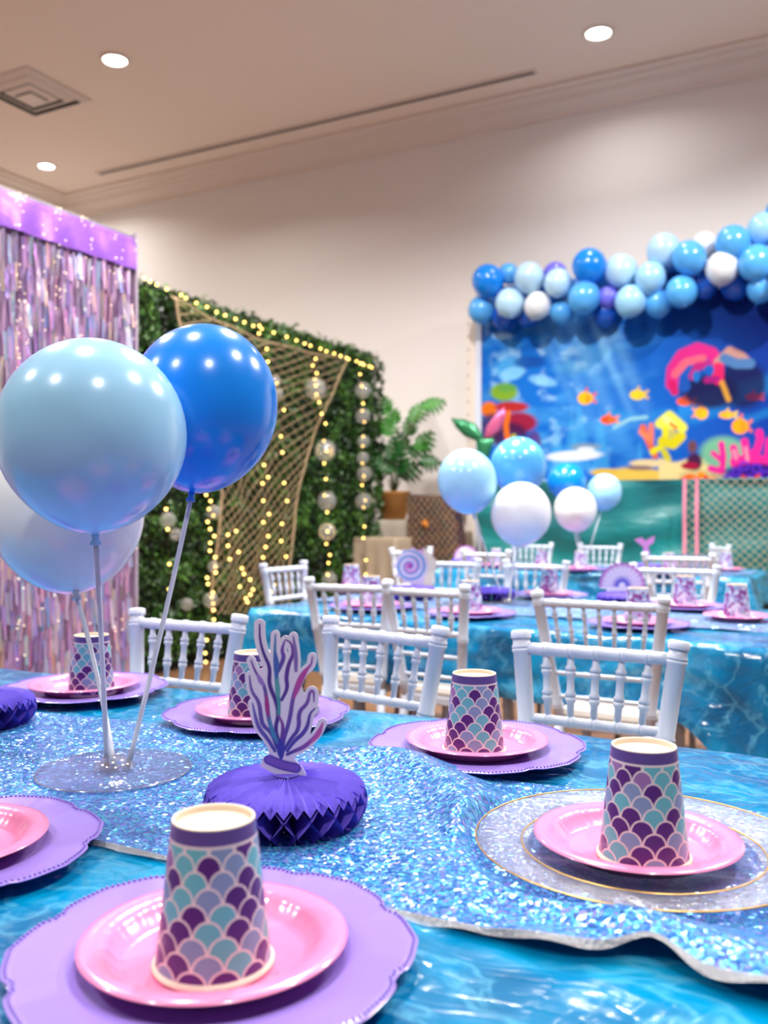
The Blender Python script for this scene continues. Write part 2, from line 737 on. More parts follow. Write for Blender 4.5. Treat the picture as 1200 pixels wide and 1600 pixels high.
def tablecloth(label, cx, cy, L, D, rz, drop=.175, seed=0, amp=.012):
    def perimeter(n=420, r=.012):
        pts = []
        hx, hy = L / 2 - r, D / 2 - r
        segs = [((-hx, -hy - r), (hx, -hy - r)), ('c', hx, -hy, -PI / 2), ((hx + r, -hy), (hx + r, hy)), ('c', hx, hy, 0),
                ((hx, hy + r), (-hx, hy + r)), ('c', -hx, hy, PI / 2), ((-hx - r, hy), (-hx - r, -hy)), ('c', -hx, -hy, PI)]
        for s in segs:
            if s[0] == 'c':
                for k in range(8):
                    a = s[3] + PI / 2 * (k + .5) / 8
                    pts.append((s[1] + r * math.cos(a), s[2] + r * math.sin(a), math.cos(a), math.sin(a), 1))
            else:
                (x0, y0), (x1, y1) = s
                ln = math.hypot(x1 - x0, y1 - y0)
                k = max(8, int(ln / .012))
                nx, ny = (y1 - y0) / ln, -(x1 - x0) / ln
                for j in range(k):
                    f = (j + .5) / k
                    e = min(f, 1 - f) * ln
                    pts.append((x0 + (x1 - x0) * f, y0 + (y1 - y0) * f, nx, ny, max(0, 1 - e / .26)))
        return pts
    P = perimeter()
    n = len(P)
    vs, fs = [], []
    rings = 44
    for k in range(1, rings + 1):
        f = k / rings
        for (x, y, nx, ny, c) in P:
            px, py = x * f, y * f
            q = Vector((px * 3 + seed, py * 5, seed))
            z = TZ - .0015 + .0022 * noise.noise(q) + .0018 * (1 - abs(noise.noise(Vector((px * 9 + py * 7, py * 12 - px * 5, seed + 3))) * 3))
            z = min(z, TZ + .0005)
            vs.append((px, py, z))
    rows = 16
    for k in range(1, rows + 1):
        f = k / rows
        s = 0
        for i, (x, y, nx, ny, c) in enumerate(P):
            arc = i / n * (2 * (L + D))
            wv = math.sin(arc * 17 + seed) * .6 + math.sin(arc * 29 + 1.7 + seed) * .3 + noise.noise(Vector((arc * 4, f * 1.4, seed))) * 1.2
            out = .010 + f * (.018 + .075 * c * c) + amp * wv * f ** 1.1 + .012 * noise.noise(Vector((arc * 9, f * 5, seed + 9)))
            out = max(out, .002)
            dr = drop * (1 + .05 * math.sin(arc * 5 + seed) + 1.1 * c * c)
            vs.append((x + nx * out, y + ny * out, TZ - .002 - dr * f + (.006 if k == 1 else 0)))
    vs.append((0, 0, TZ - .001))
    ci = len(vs) - 1
    for k in range(rings + rows - 1):
        for i in range(n):
            j = (i + 1) % n
            fs.append((k * n + i, k * n + j, (k + 1) * n + j, (k + 1) * n + i)[::-1])
    for i in range(n):
        fs.append((ci, i, (i + 1) % n))
    m = MB(); m.add(vs, [tuple(f) for f in fs])
    o = m.build('tablecloth', M_WATER, loc=(cx, cy, 0))
    o.rotation_euler = (0, 0, rz)
    tag(o, label, 'tablecloth', 'water print tablecloths')
    return o


# near table
T1 = dict(cx=-.885, cy=.788, L=1.87, D=.92, rz=0.0)
T2 = dict(cx=-.927, cy=2.755, L=1.57, D=.88, rz=math.radians(-5.5))
T3 = dict(cx=-1.28, cy=4.95, L=1.62, D=.72, rz=math.radians(-1))
make_table('low table hidden under the nearest water print cloth', **T1)
make_table('low table hidden under the middle water print cloth', **T2)
make_table('low table hidden under the farthest water print cloth', **T3)
tablecloth('shiny blue water print plastic cloth over the nearest table', **T1, seed=1.0, drop=.14)
tablecloth('shiny blue water print plastic cloth over the middle table', **T2, seed=4.0)
tablecloth('blue plastic cloth over the farthest table by the green skirt', **T3, seed=8.0, drop=.155)


def t2(lx, ly):
    c, s = math.cos(T2['rz']), math.sin(T2['rz'])
    return (T2['cx'] + lx * c - ly * s, T2['cy'] + lx * s + ly * c)


# near runner with a raised fold
RIDGE = [(-.62, 1.02), (-.50, .985), (-.41, .92), (-.33, .81), (-.265, .735), (-.20, .69), (-.12, .655), (.0, .628), (.12, .60)]


def seg_dist(px, py, pts):
    best, side = 9, 0
    for (ax, ay), (bx, by) in zip(pts[:-1], pts[1:]):
        dx, dy = bx - ax, by - ay
        t = max(0, min(1, ((px - ax) * dx + (py - ay) * dy) / (dx * dx + dy * dy)))
        qx, qy = ax + dx * t, ay + dy * t
        d = math.hypot(px - qx, py - qy)
        if d < best:
            best = d
            side = (dx * (py - ay) - dy * (px - ax))
    return best, side


def smooth(a, b, x):
    t = max(0, min(1, (x - a) / (b - a)))
    return t * t * (3 - 2 * t)


def charger_flat(x, y):
    """1 where the clear charger presses the cloth flat"""
    return 1 - smooth(.150, .172, math.hypot(x + .178, y - .836))


def runner_near():
    nx, ny = 380, 90
    x0, x1 = -1.8, .049
    vs, fs = [], []
    for i in range(nx + 1):
        x = x0 + (x1 - x0) * i / nx
        ylo = .628 + .006 * math.sin(x * 9) + .014 * noise.noise(Vector((x * 5, 2, 0)))
        yhi = 1.00 + .008 * math.sin(x * 7 + 1) + .014 * noise.noise(Vector((x * 4, 7, 0)))
        ylo += .022 * math.exp(-((x + .13) / .03) ** 2) - .006
        for j in range(ny + 1):
            y = ylo + (yhi - ylo) * j / ny
            d, sd = seg_dist(x, y, RIDGE)
            w = .030 if sd < 0 else .045
            h = .021 * math.exp(-(d / w) ** 2) * smooth(-.68, -.45, x)
            h += .006 * math.exp(-((d - .07) / .03) ** 2) * (sd < 0) * smooth(-.5, -.35, x)
            h += .0035 * (0.5 + noise.noise(Vector((x * 8, y * 14, 0))))
            cf = charger_flat(x, y)
            h = h * (1 - cf) + .0008 * cf
            cup = 0
            if x > -.6 and j < 8:
                h += .006 * (1 - j / 8) * max(0, math.sin(x * 26)) * smooth(-.6, -.4, x)
            for (cx, cy, r) in PRESS:
                q = 1 - smooth(r, r + .02, math.hypot(x - cx, y - cy))
                h = h * (1 - q) + .0008 * q
            vs.append((x, y, TZ + .0022 + h))
    for i in range(nx):
        for j in range(ny):
            a = i * (ny + 1) + j
            fs.append((a, a + ny + 1, a + ny + 2, a + 1))
    m = MB(); m.add(vs, fs)
    o = m.build('table_runner', M_SEQ)
    tag(o, 'iridescent blue sequin runner with a raised fold on the nearest table', 'table runner', 'sequin runners')
    # sheer hem on both long edges
    for which in (0, ny):
        h = MB()
        hv = []
        sg = -1 if which == 0 else 1
        for i in range(nx + 1):
            p = vs[i * (ny + 1) + which]
            hv.append((p[0], p[1], p[2] + .0004))
            hv.append((p[0], p[1] + sg * (.006 + .002 * math.sin(p[0] * 60)), max(TZ + .0016, p[2] - .003 + .0015 * math.sin(p[0] * 90))))
        hf = [(2 * i, 2 * i + 1, 2 * i + 3, 2 * i + 2) for i in range(nx)]
        h.add(hv, hf)
        ho = h.build('sheer_hem', M_HEM, o)
        ho['label'] = 'silvery sheer hem'
    return o


PRESS = [(-.509, .757, .083), (-1.14, .895, .083), (-.785, .805, .092)]
M_HEM = mat_glassy('sheer_hem', (.80, .86, .95), alpha=.10, rough=.25, bump=(300, .8), body=.2)
runner_near()


def runner_far(T, label, w):
    m = MB()
    nx, ny = 120, 24
    L = T['L'] - .03
    vs = []
    for i in range(nx + 1):
        x = -L / 2 + L * i / nx
        for j in range(ny + 1):
            y = -w / 2 + w * j / ny + .01 * math.sin(x * 8)
            vs.append((x, y, TZ + .0024 + .003 * (noise.noise(Vector((x * 9, y * 15, T['cx']))) + .4)))
    m.add(vs, [(i * (ny + 1) + j, (i + 1) * (ny + 1) + j, (i + 1) * (ny + 1) + j + 1, i * (ny + 1) + j + 1) for i in range(nx) for j in range(ny)])
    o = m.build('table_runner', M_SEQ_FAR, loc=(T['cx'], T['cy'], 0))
    o.rotation_euler = (0, 0, T['rz'])
    tag(o, label, 'table runner', 'sequin runners')


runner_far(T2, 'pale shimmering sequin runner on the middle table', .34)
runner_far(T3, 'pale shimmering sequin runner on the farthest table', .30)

# ------------------------------------------------------------------ place settings
CHR = .135


def bracket(a, r=1):
    """ornate charger outline: eight bracket-shaped lobes"""
    t = (a * 8 / (2 * PI)) % 1.0
    u = abs(t - .5) * 2                     # 0 at the middle of a lobe, 1 at its ends
    k = .035 * (1 - u ** 2.2) - .022 * math.exp(-((u - .92) / .10) ** 2) + .012 * math.exp(-(u / .16) ** 2)
    k += .0 * t
    return k


def charger_proto():
    root = thing('charger_plate', 'x', 'charger plate')
    prof = [(.0005, .0042), (.050, .0042), (.078, .0040), (.086, .0052), (.0905, .0085), (.094, .0095), (.112, .0108), (.126, .0128), (.132, .0135), (.1335, .0126), (.1325, .0115),
            (.124, .0105), (.094, .0070), (.088, .0025), (.080, .0005), (.0005, .0005)]

    def rf(a, r):
        w = smooth(.095, .133, r)
        return 1 + bracket(a) * w
    m = MB(); m.lathe(prof, 224, rfun=rf)
    m.build('dish', M_LILAC, root, sharp=60)
    m = MB()
    N = 190
    ico = bmesh.new(); bmesh.ops.create_icosphere(ico, subdivisions=1, radius=.0013)
    iv = [v.co.copy() for v in ico.verts]; fi = [tuple(v.index for v in f.verts) for f in ico.faces]
    for k in range(N):
        a = 2 * PI * k / N
        r = .1305 * (1 + bracket(a))
        c = Vector((r * math.cos(a), r * math.sin(a), .0142))
        m.add([v + c for v in iv], fi)
    b = m.build('beaded_edge', M_LILAC, root)
    b['kind'] = 'stuff'
    return root


def plate_proto():
    root = thing('paper_plate', 'x', 'plate')
    prof = [(.0005, .0018), (.058, .0018), (.0635, .0030), (.070, .0115), (.0735, .0145), (.078, .0162), (.086, .0168), (.0900, .0160), (.0908, .0148),
            (.0895, .0142), (.078, .0145), (.0715, .0110), (.0640, .0008), (.0580, .0), (.0005, .0)]

    def rf(a, r):
        w = math.exp(-((r - .072) / .006) ** 2)
        return 1 + .006 * w * math.sin(a * 44)
    m = MB(); m.lathe(prof, 176, rfun=rf)
    m.build('dish', M_PINK, root, sharp=70)
    return root


def cup_proto(pat, name='paper_cup'):
    root = thing(name, 'x', 'cup')
    R0, R1, H = .0385, .0278, .0975
    seg = 64
    vs, fs = [], []
    me = bpy.data.meshes.new('wall')
    for j in range(seg + 1):
        a = 2 * PI * j / seg + .4
        for k in range(2):
            r = R0 if k == 0 else R1
            vs.append((r * math.cos(a), r * math.sin(a), .0025 if k == 0 else H))
    for j in range(seg):
        fs.append((2 * j, 2 * j + 2, 2 * j + 3, 2 * j + 1))
    me.from_pydata(vs, [], fs)
    uvl = me.uv_layers.new(name='UVMap')
    for p in me.polygons:
        for li in p.loop_indices:
            vi = me.loops[li].vertex_index
            uvl.data[li].uv = ((vi // 2) / seg, float(vi % 2))
    me.shade_smooth()
    mesh_obj('wall', me, pat, root)
    m = MB()
    ring = [(R0 + .0022 * math.cos(t), .0022 + .0022 * math.sin(t)) for t in [2 * PI * k / 10 for k in range(11)]]
    m.lathe(ring, 64)
    m.build('rolled_rim', M_CREAM, root)
    m = MB()
    m.lathe([(R1 - .0001, H - .0002), (R1 - .0004, H + .0008), (R1 - .0022, H + .0006), (R1 - .0024, H - .0035), (.0005, H - .0035)], 64)
    m.build('recessed_base', M_CREAM, root, sharp=40)
    return root


P_CH = charger_proto()
P_PL = plate_proto()
P_CU = cup_proto(M_CUP)
P_CS = cup_proto(M_CUP2)


used = set()


def place(proto, label, loc, rz=0.0, group=None):
    if id(proto) not in used:
        used.add(id(proto))
        proto.location = loc
        proto.rotation_euler = (0, 0, rz)
        proto['label'] = label
        if group:
            proto['group'] = group
        return proto
    return dup(proto, label, loc, rz, group)


ZC = TZ + .0012


def setting(u, v, who, rz=0.0, cup_uv=None, charger=True, cup=True, proto=None, zoff=0.0, plate_shift=(0, 0), cupname='scale-print cup'):
    p = at_z(u, v, TZ + .002)
    z = ZC + zoff
    if charger:
        place(P_CH, 'lilac scalloped charger plate ' + who, (p.x, p.y, z), rz, 'lilac scalloped chargers')
        z += .0046
    x, y = p.x + plate_shift[0], p.y + plate_shift[1]
    place(P_PL, 'pink paper plate ' + who, (x, y, z), rz * 2, 'pink paper plates')
    if cup:
        q = at_z(*cup_uv, z + .002) if cup_uv else Vector((x, y, 0))
        place(proto or P_CU, 'upturned ' + cupname + ' ' + who, (q.x, q.y, z + .0021), rz * 3 + 1, 'upside down paper cups')
    return p


setting(336, 1503, 'nearest the camera, bottom of the photo', .15, (334, 1505))
setting(-92, 1338, 'cut off by the left photo edge', .5)
setting(745, 1175, 'at the back of the near table, between the near chairs', .1, (741, 1172))
setting(402, 1123, 'behind the coral centrepiece on the near table', .3, (396, 1124))
setting(132, 1083, 'behind the balloon sticks on the near table', .25, (143, 1084))

# clear charger with gold lines
cc = at_z(1002, 1323, TZ)
clear = thing('clear_charger', 'clear hammered charger plate with gold lines on the sequin runner', 'charger plate', (-.178, .836, TZ + .0033))
m = MB(); m.lathe([(.0005, .003), (.095, .003), (.100, .0035), (.1005, .0002), (.0005, .0002)], 96)
m.build('centre', M_CLEAR, clear)
m = MB(); m.lathe([(.100, .0038), (.112, .0075), (.125, .009), (.146, .011), (.148, .0100), (.125, .0075), (.112, .006), (.101, .0015)], 160,
                  rfun=lambda a, r: 1 + .002 * math.sin(a * 40) * (r > .11))
m.build('rim', M_CLEARRIM, clear)
for r, z in ((.1065, .0058), (.1485, .0106)):
    m = MB(); m.lathe([(r + .0008 * math.cos(t), z + .0008 * math.sin(t)) for t in [2 * PI * k / 6 for k in range(7)]], 128)
    m.build('gold_line', M_GOLD, clear)
pz = TZ + .0033 + .0032
place(P_PL, 'pink paper plate on the clear charger', (-.180, .826, pz), .4, 'pink paper plates')
q = at_z(1006, 1343, pz)
place(P_CU, 'upturned scale-print paper cup on the clear charger', (q.x, q.y, pz + .0021), 2.2, 'upside down paper cups')

# middle table
SC = 'fine-print cup'
setting(997, 979, 'on the middle table behind the wide chair back', .1, proto=P_CS, cupname=SC)
setting(735, 962, 'on the middle table behind the two paired chairs', .2, proto=P_CS, cupname=SC)
setting(580, 951, 'on the middle table, its near left seat', .3, proto=P_CS, cupname=SC)
setting(1070, 951, 'on the middle table beside the right-hand end setting', .3, proto=P_CS, cupname=SC)
setting(1151, 970, 'at the right end of the middle table', .3, charger=False, proto=P_CS, cupname=SC, zoff=.004)
setting(858, 933, 'on the far side of the middle table, under the balloons', .6, proto=P_CS, cupname=SC)
setting(549, 924, 'at the far left of the middle table', .4, proto=P_CS, cupname=SC)
setting(1134, 892, 'at the right end of the farthest table', .3, charger=False, proto=P_CS, cupname=SC)
setting(907, 892, 'on the farthest table behind the fan shell', .2, proto=P_CS, cupname=SC)
setting(775, 886, 'on the farthest table left of its balloons', .2, proto=P_CS, cupname=SC)
setting(846, 889, 'on the farthest table straight below its balloons', .5, proto=P_CS, cupname=SC)
setting(1045, 897, 'on the farthest table behind the middle-table end setting', .5, proto=P_CS, cupname=SC)

# ------------------------------------------------------------------ card cutouts
def cap_dist(X, Z, pts):
    """distance to a polyline and the fraction along it"""
    best = np.full(X.shape, 1e9)
    frac = np.zeros(X.shape)
    L = [0]
    for a, b in zip(pts[:-1], pts[1:]):
        L.append(L[-1] + math.hypot(b[0] - a[0], b[1] - a[1]))
    for i, (a, b) in enumerate(zip(pts[:-1], pts[1:])):
        dx, dz = b[0] - a[0], b[1] - a[1]
        t = np.clip(((X - a[0]) * dx + (Z - a[1]) * dz) / (dx * dx + dz * dz + 1e-12), 0, 1)
        d = np.hypot(X - a[0] - dx * t, Z - a[1] - dz * t)
        mk = d < best
        best = np.where(mk, d, best)
        frac = np.where(mk, (L[i] + (L[i + 1] - L[i]) * t) / L[-1], frac)
    return best, frac


def poly_sd(X, Z, P):
    d = np.full(X.shape, 1e9)
    s = np.zeros(X.shape, bool)
    n = len(P)
    for i in range(n):
        a, b = P[i], P[(i + 1) % n]
        dx, dz = b[0] - a[0], b[1] - a[1]
        t = np.clip(((X - a[0]) * dx + (Z - a[1]) * dz) / (dx * dx + dz * dz + 1e-12), 0, 1)
        d = np.minimum(d, np.hypot(X - a[0] - dx * t, Z - a[1] - dz * t))
        c = ((a[1] > Z) != (b[1] > Z))
        with np.errstate(divide='ignore', invalid='ignore'):
            xi = (b[0] - a[0]) * (Z - a[1]) / (b[1] - a[1] + 1e-15) + a[0]
        s ^= c & (X < xi)
    return np.where(s, -d, d)


def cutout(name, parent, sdf, colour, bbox, cell, thick=.0012, mat=None, edge=(.9, .88, .88), rough=.4):
    x0, x1, z0, z1 = bbox
    nx, nz = int((x1 - x0) / cell), int((z1 - z0) / cell)
    xs = x0 + cell * np.arange(nx + 1)
    zs = z0 + cell * np.arange(nz + 1)
    X, Z = np.meshgrid(xs, zs, indexing='ij')
    Fd = sdf(X, Z)
    gx, gz = np.gradient(Fd, cell)
    gl = np.maximum(np.hypot(gx, gz), 1e-6)
    ins = Fd < 0
    cellok = ins[:-1, :-1] & ins[1:, :-1] & ins[:-1, 1:] & ins[1:, 1:]
    usev = np.zeros_like(ins)
    full = np.zeros(ins.shape, int)
    for a, b in ((0, 0), (1, 0), (0, 1), (1, 1)):
        sl = (slice(a, a + nx), slice(b, b + nz))
        usev[sl] |= cellok
        full[sl] += cellok
    bd = usev & (full < 4)
    mv = np.where(bd, np.clip(-Fd / gl, -cell, cell), 0)
    Xm = X + gx / gl * mv
    Zm = Z + gz / gl * mv
    idx = -np.ones(ins.shape, int)
    ii = np.argwhere(usev)
    idx[usev] = np.arange(len(ii))
    C = colour(Xm, Zm)
    n = len(ii)
    front = [(Xm[i, j], -thick / 2, Zm[i, j]) for i, j in ii]
    back = [(Xm[i, j], thick / 2, Zm[i, j]) for i, j in ii]
    fs = []
    edges = {}
    for i, j in np.argwhere(cellok):
        q = (idx[i, j], idx[i + 1, j], idx[i + 1, j + 1], idx[i, j + 1])
        q = tuple(int(t) for t in q)
        fs.append(q)
        fs.append(tuple(t + n for t in reversed(q)))
        for a, b in zip(q, q[1:] + q[:1]):
            if (b, a) in edges:
                del edges[(b, a)]
            else:
                edges[(a, b)] = 1
    for a, b in edges:
        fs.append((b, a, a + n, b + n))
    me = bpy.data.meshes.new(name)
    me.from_pydata(front + back, [], fs)
    ca = me.color_attributes.new('Col', 'FLOAT_COLOR', 'POINT')
    arr = np.ones((2 * n, 4), np.float32)
    for k in range(3):
        cv = C[k][usev] if hasattr(C[k], 'shape') and C[k].shape == X.shape else np.full(n, C[k])
        arr[:n, k] = cv
        arr[n:, k] = cv
    ca.data.foreach_set('color', arr.ravel())
    me.update()
    return mesh_obj(name, me, mat or M_PRINT, parent)


M_PRINT = attr_mat('printed_card', 0.4)


def blend(C, mask, col):
    return [c * (1 - mask) + k * mask for c, k in zip(C, col)]


def soft(d, w):
    return np.clip(.5 - d / w, 0, 1)


K = 5613.0


def zz(pts, it=2):
    P = [((x - 530) / K, (1010 - y) / K) for x, y in pts]
    for _ in range(it if len(P) > 2 else 0):
        Q = [P[0]]
        for a, b in zip(P[:-1], P[1:]):
            Q.append((a[0] * .75 + b[0] * .25, a[1] * .75 + b[1] * .25))
            Q.append((a[0] * .25 + b[0] * .75, a[1] * .25 + b[1] * .75))
        Q.append(P[-1])
        P = Q
    return P


STR = [zz(s) for s in [
    [(405, 110), (405, 200), (430, 290), (465, 360), (455, 460), (500, 560), (512, 640), (490, 720), (515, 800), (525, 880)],
    [(495, 170), (490, 300), (500, 400), (505, 500), (515, 560), (512, 640)],
    [(548, 205), (530, 260), (545, 300), (520, 360), (500, 400)],
    [(555, 200), (585, 215), (600, 280), (570, 340), (555, 420), (565, 480), (530, 550)],
    [(598, 180), (612, 290), (612, 380)],
    [(706, 300), (700, 350), (650, 390), (610, 480), (590, 560), (580, 640), (560, 720), (540, 780), (530, 880)],
    [(715, 560), (715, 495), (690, 500), (680, 570), (625, 620), (630, 720), (580, 780), (545, 840)],
    [(720, 600), (690, 630), (680, 700), (650, 750), (600, 790), (560, 850)],
    [(765, 685), (740, 740), (700, 790), (650, 830), (600, 850), (560, 870)],
    [(355, 320), (380, 390), (430, 460), (445, 560), (450, 640), (470, 720), (500, 780), (515, 870)],
    [(345, 410), (355, 500), (400, 560), (410, 650), (420, 700), (470, 740), (500, 830)],
    [(362, 570), (380, 660), (400, 720), (450, 780), (490, 850)],
    [(512, 640), (540, 700), (528, 800), (527, 880)]]]
SCOL = [((70, 40, 130), (60, 40, 130)), ((60, 120, 170), (60, 150, 150)), ((120, 80, 170), (60, 60, 150)), ((110, 60, 150), (70, 50, 140)),
        ((130, 110, 170), (120, 100, 170)), ((140, 90, 170), (50, 60, 150)), ((130, 80, 160), (50, 60, 150)), ((90, 60, 150), (60, 70, 160)),
        ((190, 90, 160), (60, 60, 150)), ((110, 60, 150), (50, 110, 160)), ((120, 90, 160), (50, 60, 150)), ((110, 100, 180), (60, 60, 150)),
        ((130, 60, 150), (40, 60, 150))]
HULL = zz(it=1, pts=[(340, 430), (360, 400), (470, 330), (600, 360), (625, 400), (650, 420), (640, 480), (700, 590), (700, 760), (640, 870), (600, 880), (610, 910), (660, 960), (680, 1030),
           (400, 960), (420, 880), (470, 870), (390, 740), (355, 600)])


def coral_sdf(X, Z):
    d = poly_sd(X, Z, HULL)
    for k, s in enumerate(STR):
        dd, _ = cap_dist(X, Z, s)
        d = np.minimum(d, dd - (.0048 if k else .0058))
    return d


def coral_col(X, Z):
    C = [np.full(X.shape, c) for c in srgb(222, 217, 228)]
    for s, (a, b) in zip(STR, SCOL):
        dd, f = cap_dist(X, Z, s)
        w = .0008 + .0010 * np.sin(f * PI) + .0008 * f
        mk = soft(dd - w, .0011)
        ca, cb = srgb(*a), srgb(*b)
        col = [p * (1 - f) + q * f for p, q in zip(ca, cb)]
        C = [c * (1 - mk) + k * mk for c, k in zip(C, col)]
    # wider coloured blades
    for s, wd, col in ((zz([(690, 350), (640, 420), (600, 540)]), .0034, (176, 70, 150)), (zz([(440, 520), (447, 600), (452, 650)]), .0024, (160, 50, 130)),
                       (zz([(495, 270), (500, 340), (500, 420)]), .0030, (60, 100, 170)), (zz([(505, 430), (508, 500), (512, 540)]), .0026, (80, 160, 160)),
                       (zz([(765, 690), (740, 750), (700, 800)]), .0026, (190, 90, 160)), (zz([(460, 660), (475, 740), (500, 800)]), .0020, (50, 140, 170)),
                       (zz([(523, 780), (525, 900)]), .0040, (50, 60, 160)), (zz([(390, 400), (425, 470)]), .0026, (150, 120, 190))):
        dd, f = cap_dist(X, Z, s)
        mk = soft(dd - wd * (.25 + .75 * np.sin(f * PI)), .0012)
        C = blend(C, mk, srgb(*col))
    dd, _ = cap_dist(X, Z, zz([(455, 900), (520, 930), (610, 950)]))
    C = blend(C, soft(dd - .0055, .001), srgb(92, 74, 170))
    C = blend(C, soft(dd - .0032, .002), srgb(120, 92, 186))
    return C


def honeycomb_mesh():
    m = MB()
    N = 40
    prof = [(0.0, .072), (.007, .077), (.014, .0805), (.021, .0815), (.027, .0805), (.0325, .0785), (.0365, .074), (.0375, .05), (.038, .012)]
    A = 2 * PI / N / 2 * .98
    zf = .0150
    rr = [.10, .4, .7, 1.0]
    zs = []
    for i in range(len(prof) - 1):
        for k in range(3):
            f = k / 3
            zs.append((prof[i][0] * (1 - f) + prof[i + 1][0] * f, prof[i][1] * (1 - f) + prof[i + 1][1] * f))
    zs.append(prof[-1])

    def tri(t):
        t = t % 1.0
        return 4 * t - 1 if t < .5 else 3 - 4 * t
    for i in range(N):
        th = 2 * PI * i / N
        sg = 1 if i % 2 else -1
        vs, fs = [], []
        for (z, R) in zs:
            arc = z
            off = sg * A * tri(arc / (2 * zf) + .25)
            for q in rr:
                a = th + off * (1 if q > .15 else .3)
                vs.append((R * q * math.cos(a), R * q * math.sin(a), z))
        n = len(rr)
        for k in range(len(zs) - 1):
            for j in range(n - 1):
                fs.append((k * n + j, k * n + j + 1, (k + 1) * n + j + 1, (k + 1) * n + j))
        m.add(vs, fs)
    # pleated top skin
    vs, fs = [], []
    ts = [(.012, .0455), (.035, .0450), (.055, .0436), (.067, .0414), (.0745, .0385), (.0785, .0345)]
    S2 = N * 2
    for j in range(S2):
        a = PI * 2 * j / S2
        for (r, z) in ts:
            vs.append((r * math.cos(a), r * math.sin(a), z - ((.0022 + .0065 * (r / .08) ** 3) if j % 2 else 0)))
    n = len(ts)
    for j in range(S2):
        j2 = (j + 1) % S2
        for i in range(n - 1):
            fs.append((j * n + i, j * n + i + 1, j2 * n + i + 1, j2 * n + i))
    m.add(vs, fs)
    m.lathe([(.0005, .0465), (.013, .046)], 24)
    return m.mesh('paper_honeycomb', smooth=False)


ME_HONEY = honeycomb_mesh()
ME_HONEY.materials.append(M_PAPER)


def centrepiece(label, loc, rz, card=None):
    t = thing('honeycomb_centrepiece', label, 'centrepiece', loc, rz, 'violet honeycomb centrepieces')
    mesh_obj('paper_honeycomb', ME_HONEY, None, t)
    return t


cp = centrepiece('violet paper honeycomb with a coral cutout on top, near table', (-.509, .757, TZ + .0028), YAW)
co = cutout('coral_cutout', cp, coral_sdf, coral_col, (-.05, .055, -.006, .172), .00072)
co['label'] = 'white card coral printed with purple, pink and teal strands'
co.location = (-.004, 0, .0420)
co.scale = (.97, 1, .96)
co.rotation_euler = (math.radians(2), 0, 0)
centrepiece('violet paper honeycomb cut off by the left photo edge', (-1.14, .895, TZ + .0028), .2)


# fan shell card
def fan_sdf(X, Z):
    r = np.hypot(X, Z - .008)
    a = np.arctan2(Z - .008, X)
    R = .066 + .002 * np.cos(a * 24)
    d = r - R
    d = np.where(Z < .0, np.maximum(np.abs(X) - .045, -Z - .008), np.minimum(d, 1))
    return d


def fan_col(X, Z):
    r = np.hypot(X, Z - .008)
    a = np.arctan2(Z - .008, X)
    C = [np.full(X.shape, c) for c in srgb(214, 206, 226)]
    C = blend(C, soft(.058 - r, .012), srgb(176, 92, 176))
    C = blend(C, soft(r - .024, .016), srgb(86, 84, 190))
    rib = np.clip(np.cos(a * 24) * 1.5 - .6, 0, 1) * (r > .018)
    C = blend(C, rib * .5, srgb(146, 96, 170))
    C = blend(C, soft(r - .010, .004), srgb(226, 224, 240))
    C = blend(C, soft(Z - .004, .002), srgb(236, 232, 240))
    return C


# spiral shell card
def spi_sdf(X, Z):
    Zc = Z - .055
    r = np.hypot(X, Zc)
    a = np.arctan2(Zc, X)
    d = r - (.050 + .003 * np.cos(a * 12))
    return np.minimum(d, poly_sd(X, Z, [(.0, .0), (.055, .0), (.068, .07), (.03, .11)]))


def spi_col(X, Z):
    Zc = Z - .055
    r = np.hypot(X + .008, Zc)
    a = np.arctan2(Zc, X + .008)
    ph = (r / .016 - a / (2 * PI)) % 1.0
    C = [np.full(X.shape, c) for c in srgb(214, 200, 222)]
    C = blend(C, soft(np.abs(ph - .5) - .22, .2) * (r < .045), srgb(90, 150, 200))
    C = blend(C, soft(r - .022, .01) * soft(np.abs(ph - .25) - .2, .2), srgb(196, 110, 180))
    C = blend(C, soft(r - .008, .006), srgb(160, 60, 160))
    C = blend(C, soft(.050 - r, .01) * (Z > .06), srgb(206, 150, 196))
    C = blend(C, soft(.050 - r, .01) * (X > .03), srgb(232, 222, 196))
    return C


def tail_pts():
    return [(-.008, 0), (.010, 0), (.016, .03), (.012, .06), (.004, .078), (.030, .098), (.036, .125), (.010, .112), (-.002, .100), (-.022, .118), (-.052, .110), (-.034, .094), (-.010, .078), (-.014, .05)]


def tail_sdf(X, Z):
    return poly_sd(X, Z, tail_pts()) - .002


def tail_col(X, Z):
    C = [np.full(X.shape, c) for c in srgb(170, 110, 186)]
    C = blend(C, np.clip(1 - Z / .07, 0, 1), srgb(96, 120, 200))
    C = blend(C, np.clip(np.sin(X * 900) * np.sin(Z * 900), 0, 1) * .4, srgb(220, 180, 230))
    return C


x_, y_ = t2(.30, -.02)
p = at_z(972, 950, TZ)
cp2 = centrepiece('violet honeycomb with a pink fan shell card, middle table', (p.x, p.y, TZ + .007), YAW)
o = cutout('fan_shell_cutout', cp2, fan_sdf, fan_col, (-.075, .075, -.009, .08), .0016); o.location = (0, 0, .056); o.scale = (1.12, 1, 1.12)
p = at_z(645, 938, TZ)
cp3 = centrepiece('violet honeycomb with a spiral shell card, middle table', (p.x, p.y, TZ + .007), YAW)
o = cutout('spiral_shell_cutout', cp3, spi_sdf, spi_col, (-.06, .075, -.003, .115), .0016); o.location = (0, 0, .044); o.scale = (1.25, 1, 1.25)
p = at_z(768, 941, TZ)
centrepiece('violet paper honeycomb without a card, middle table', (p.x, p.y, TZ + .007), .3)
p = at_z(1010, 896, TZ)
cp5 = centrepiece('violet honeycomb with a mermaid tail card, farthest table', (p.x, p.y, TZ + .007), YAW)
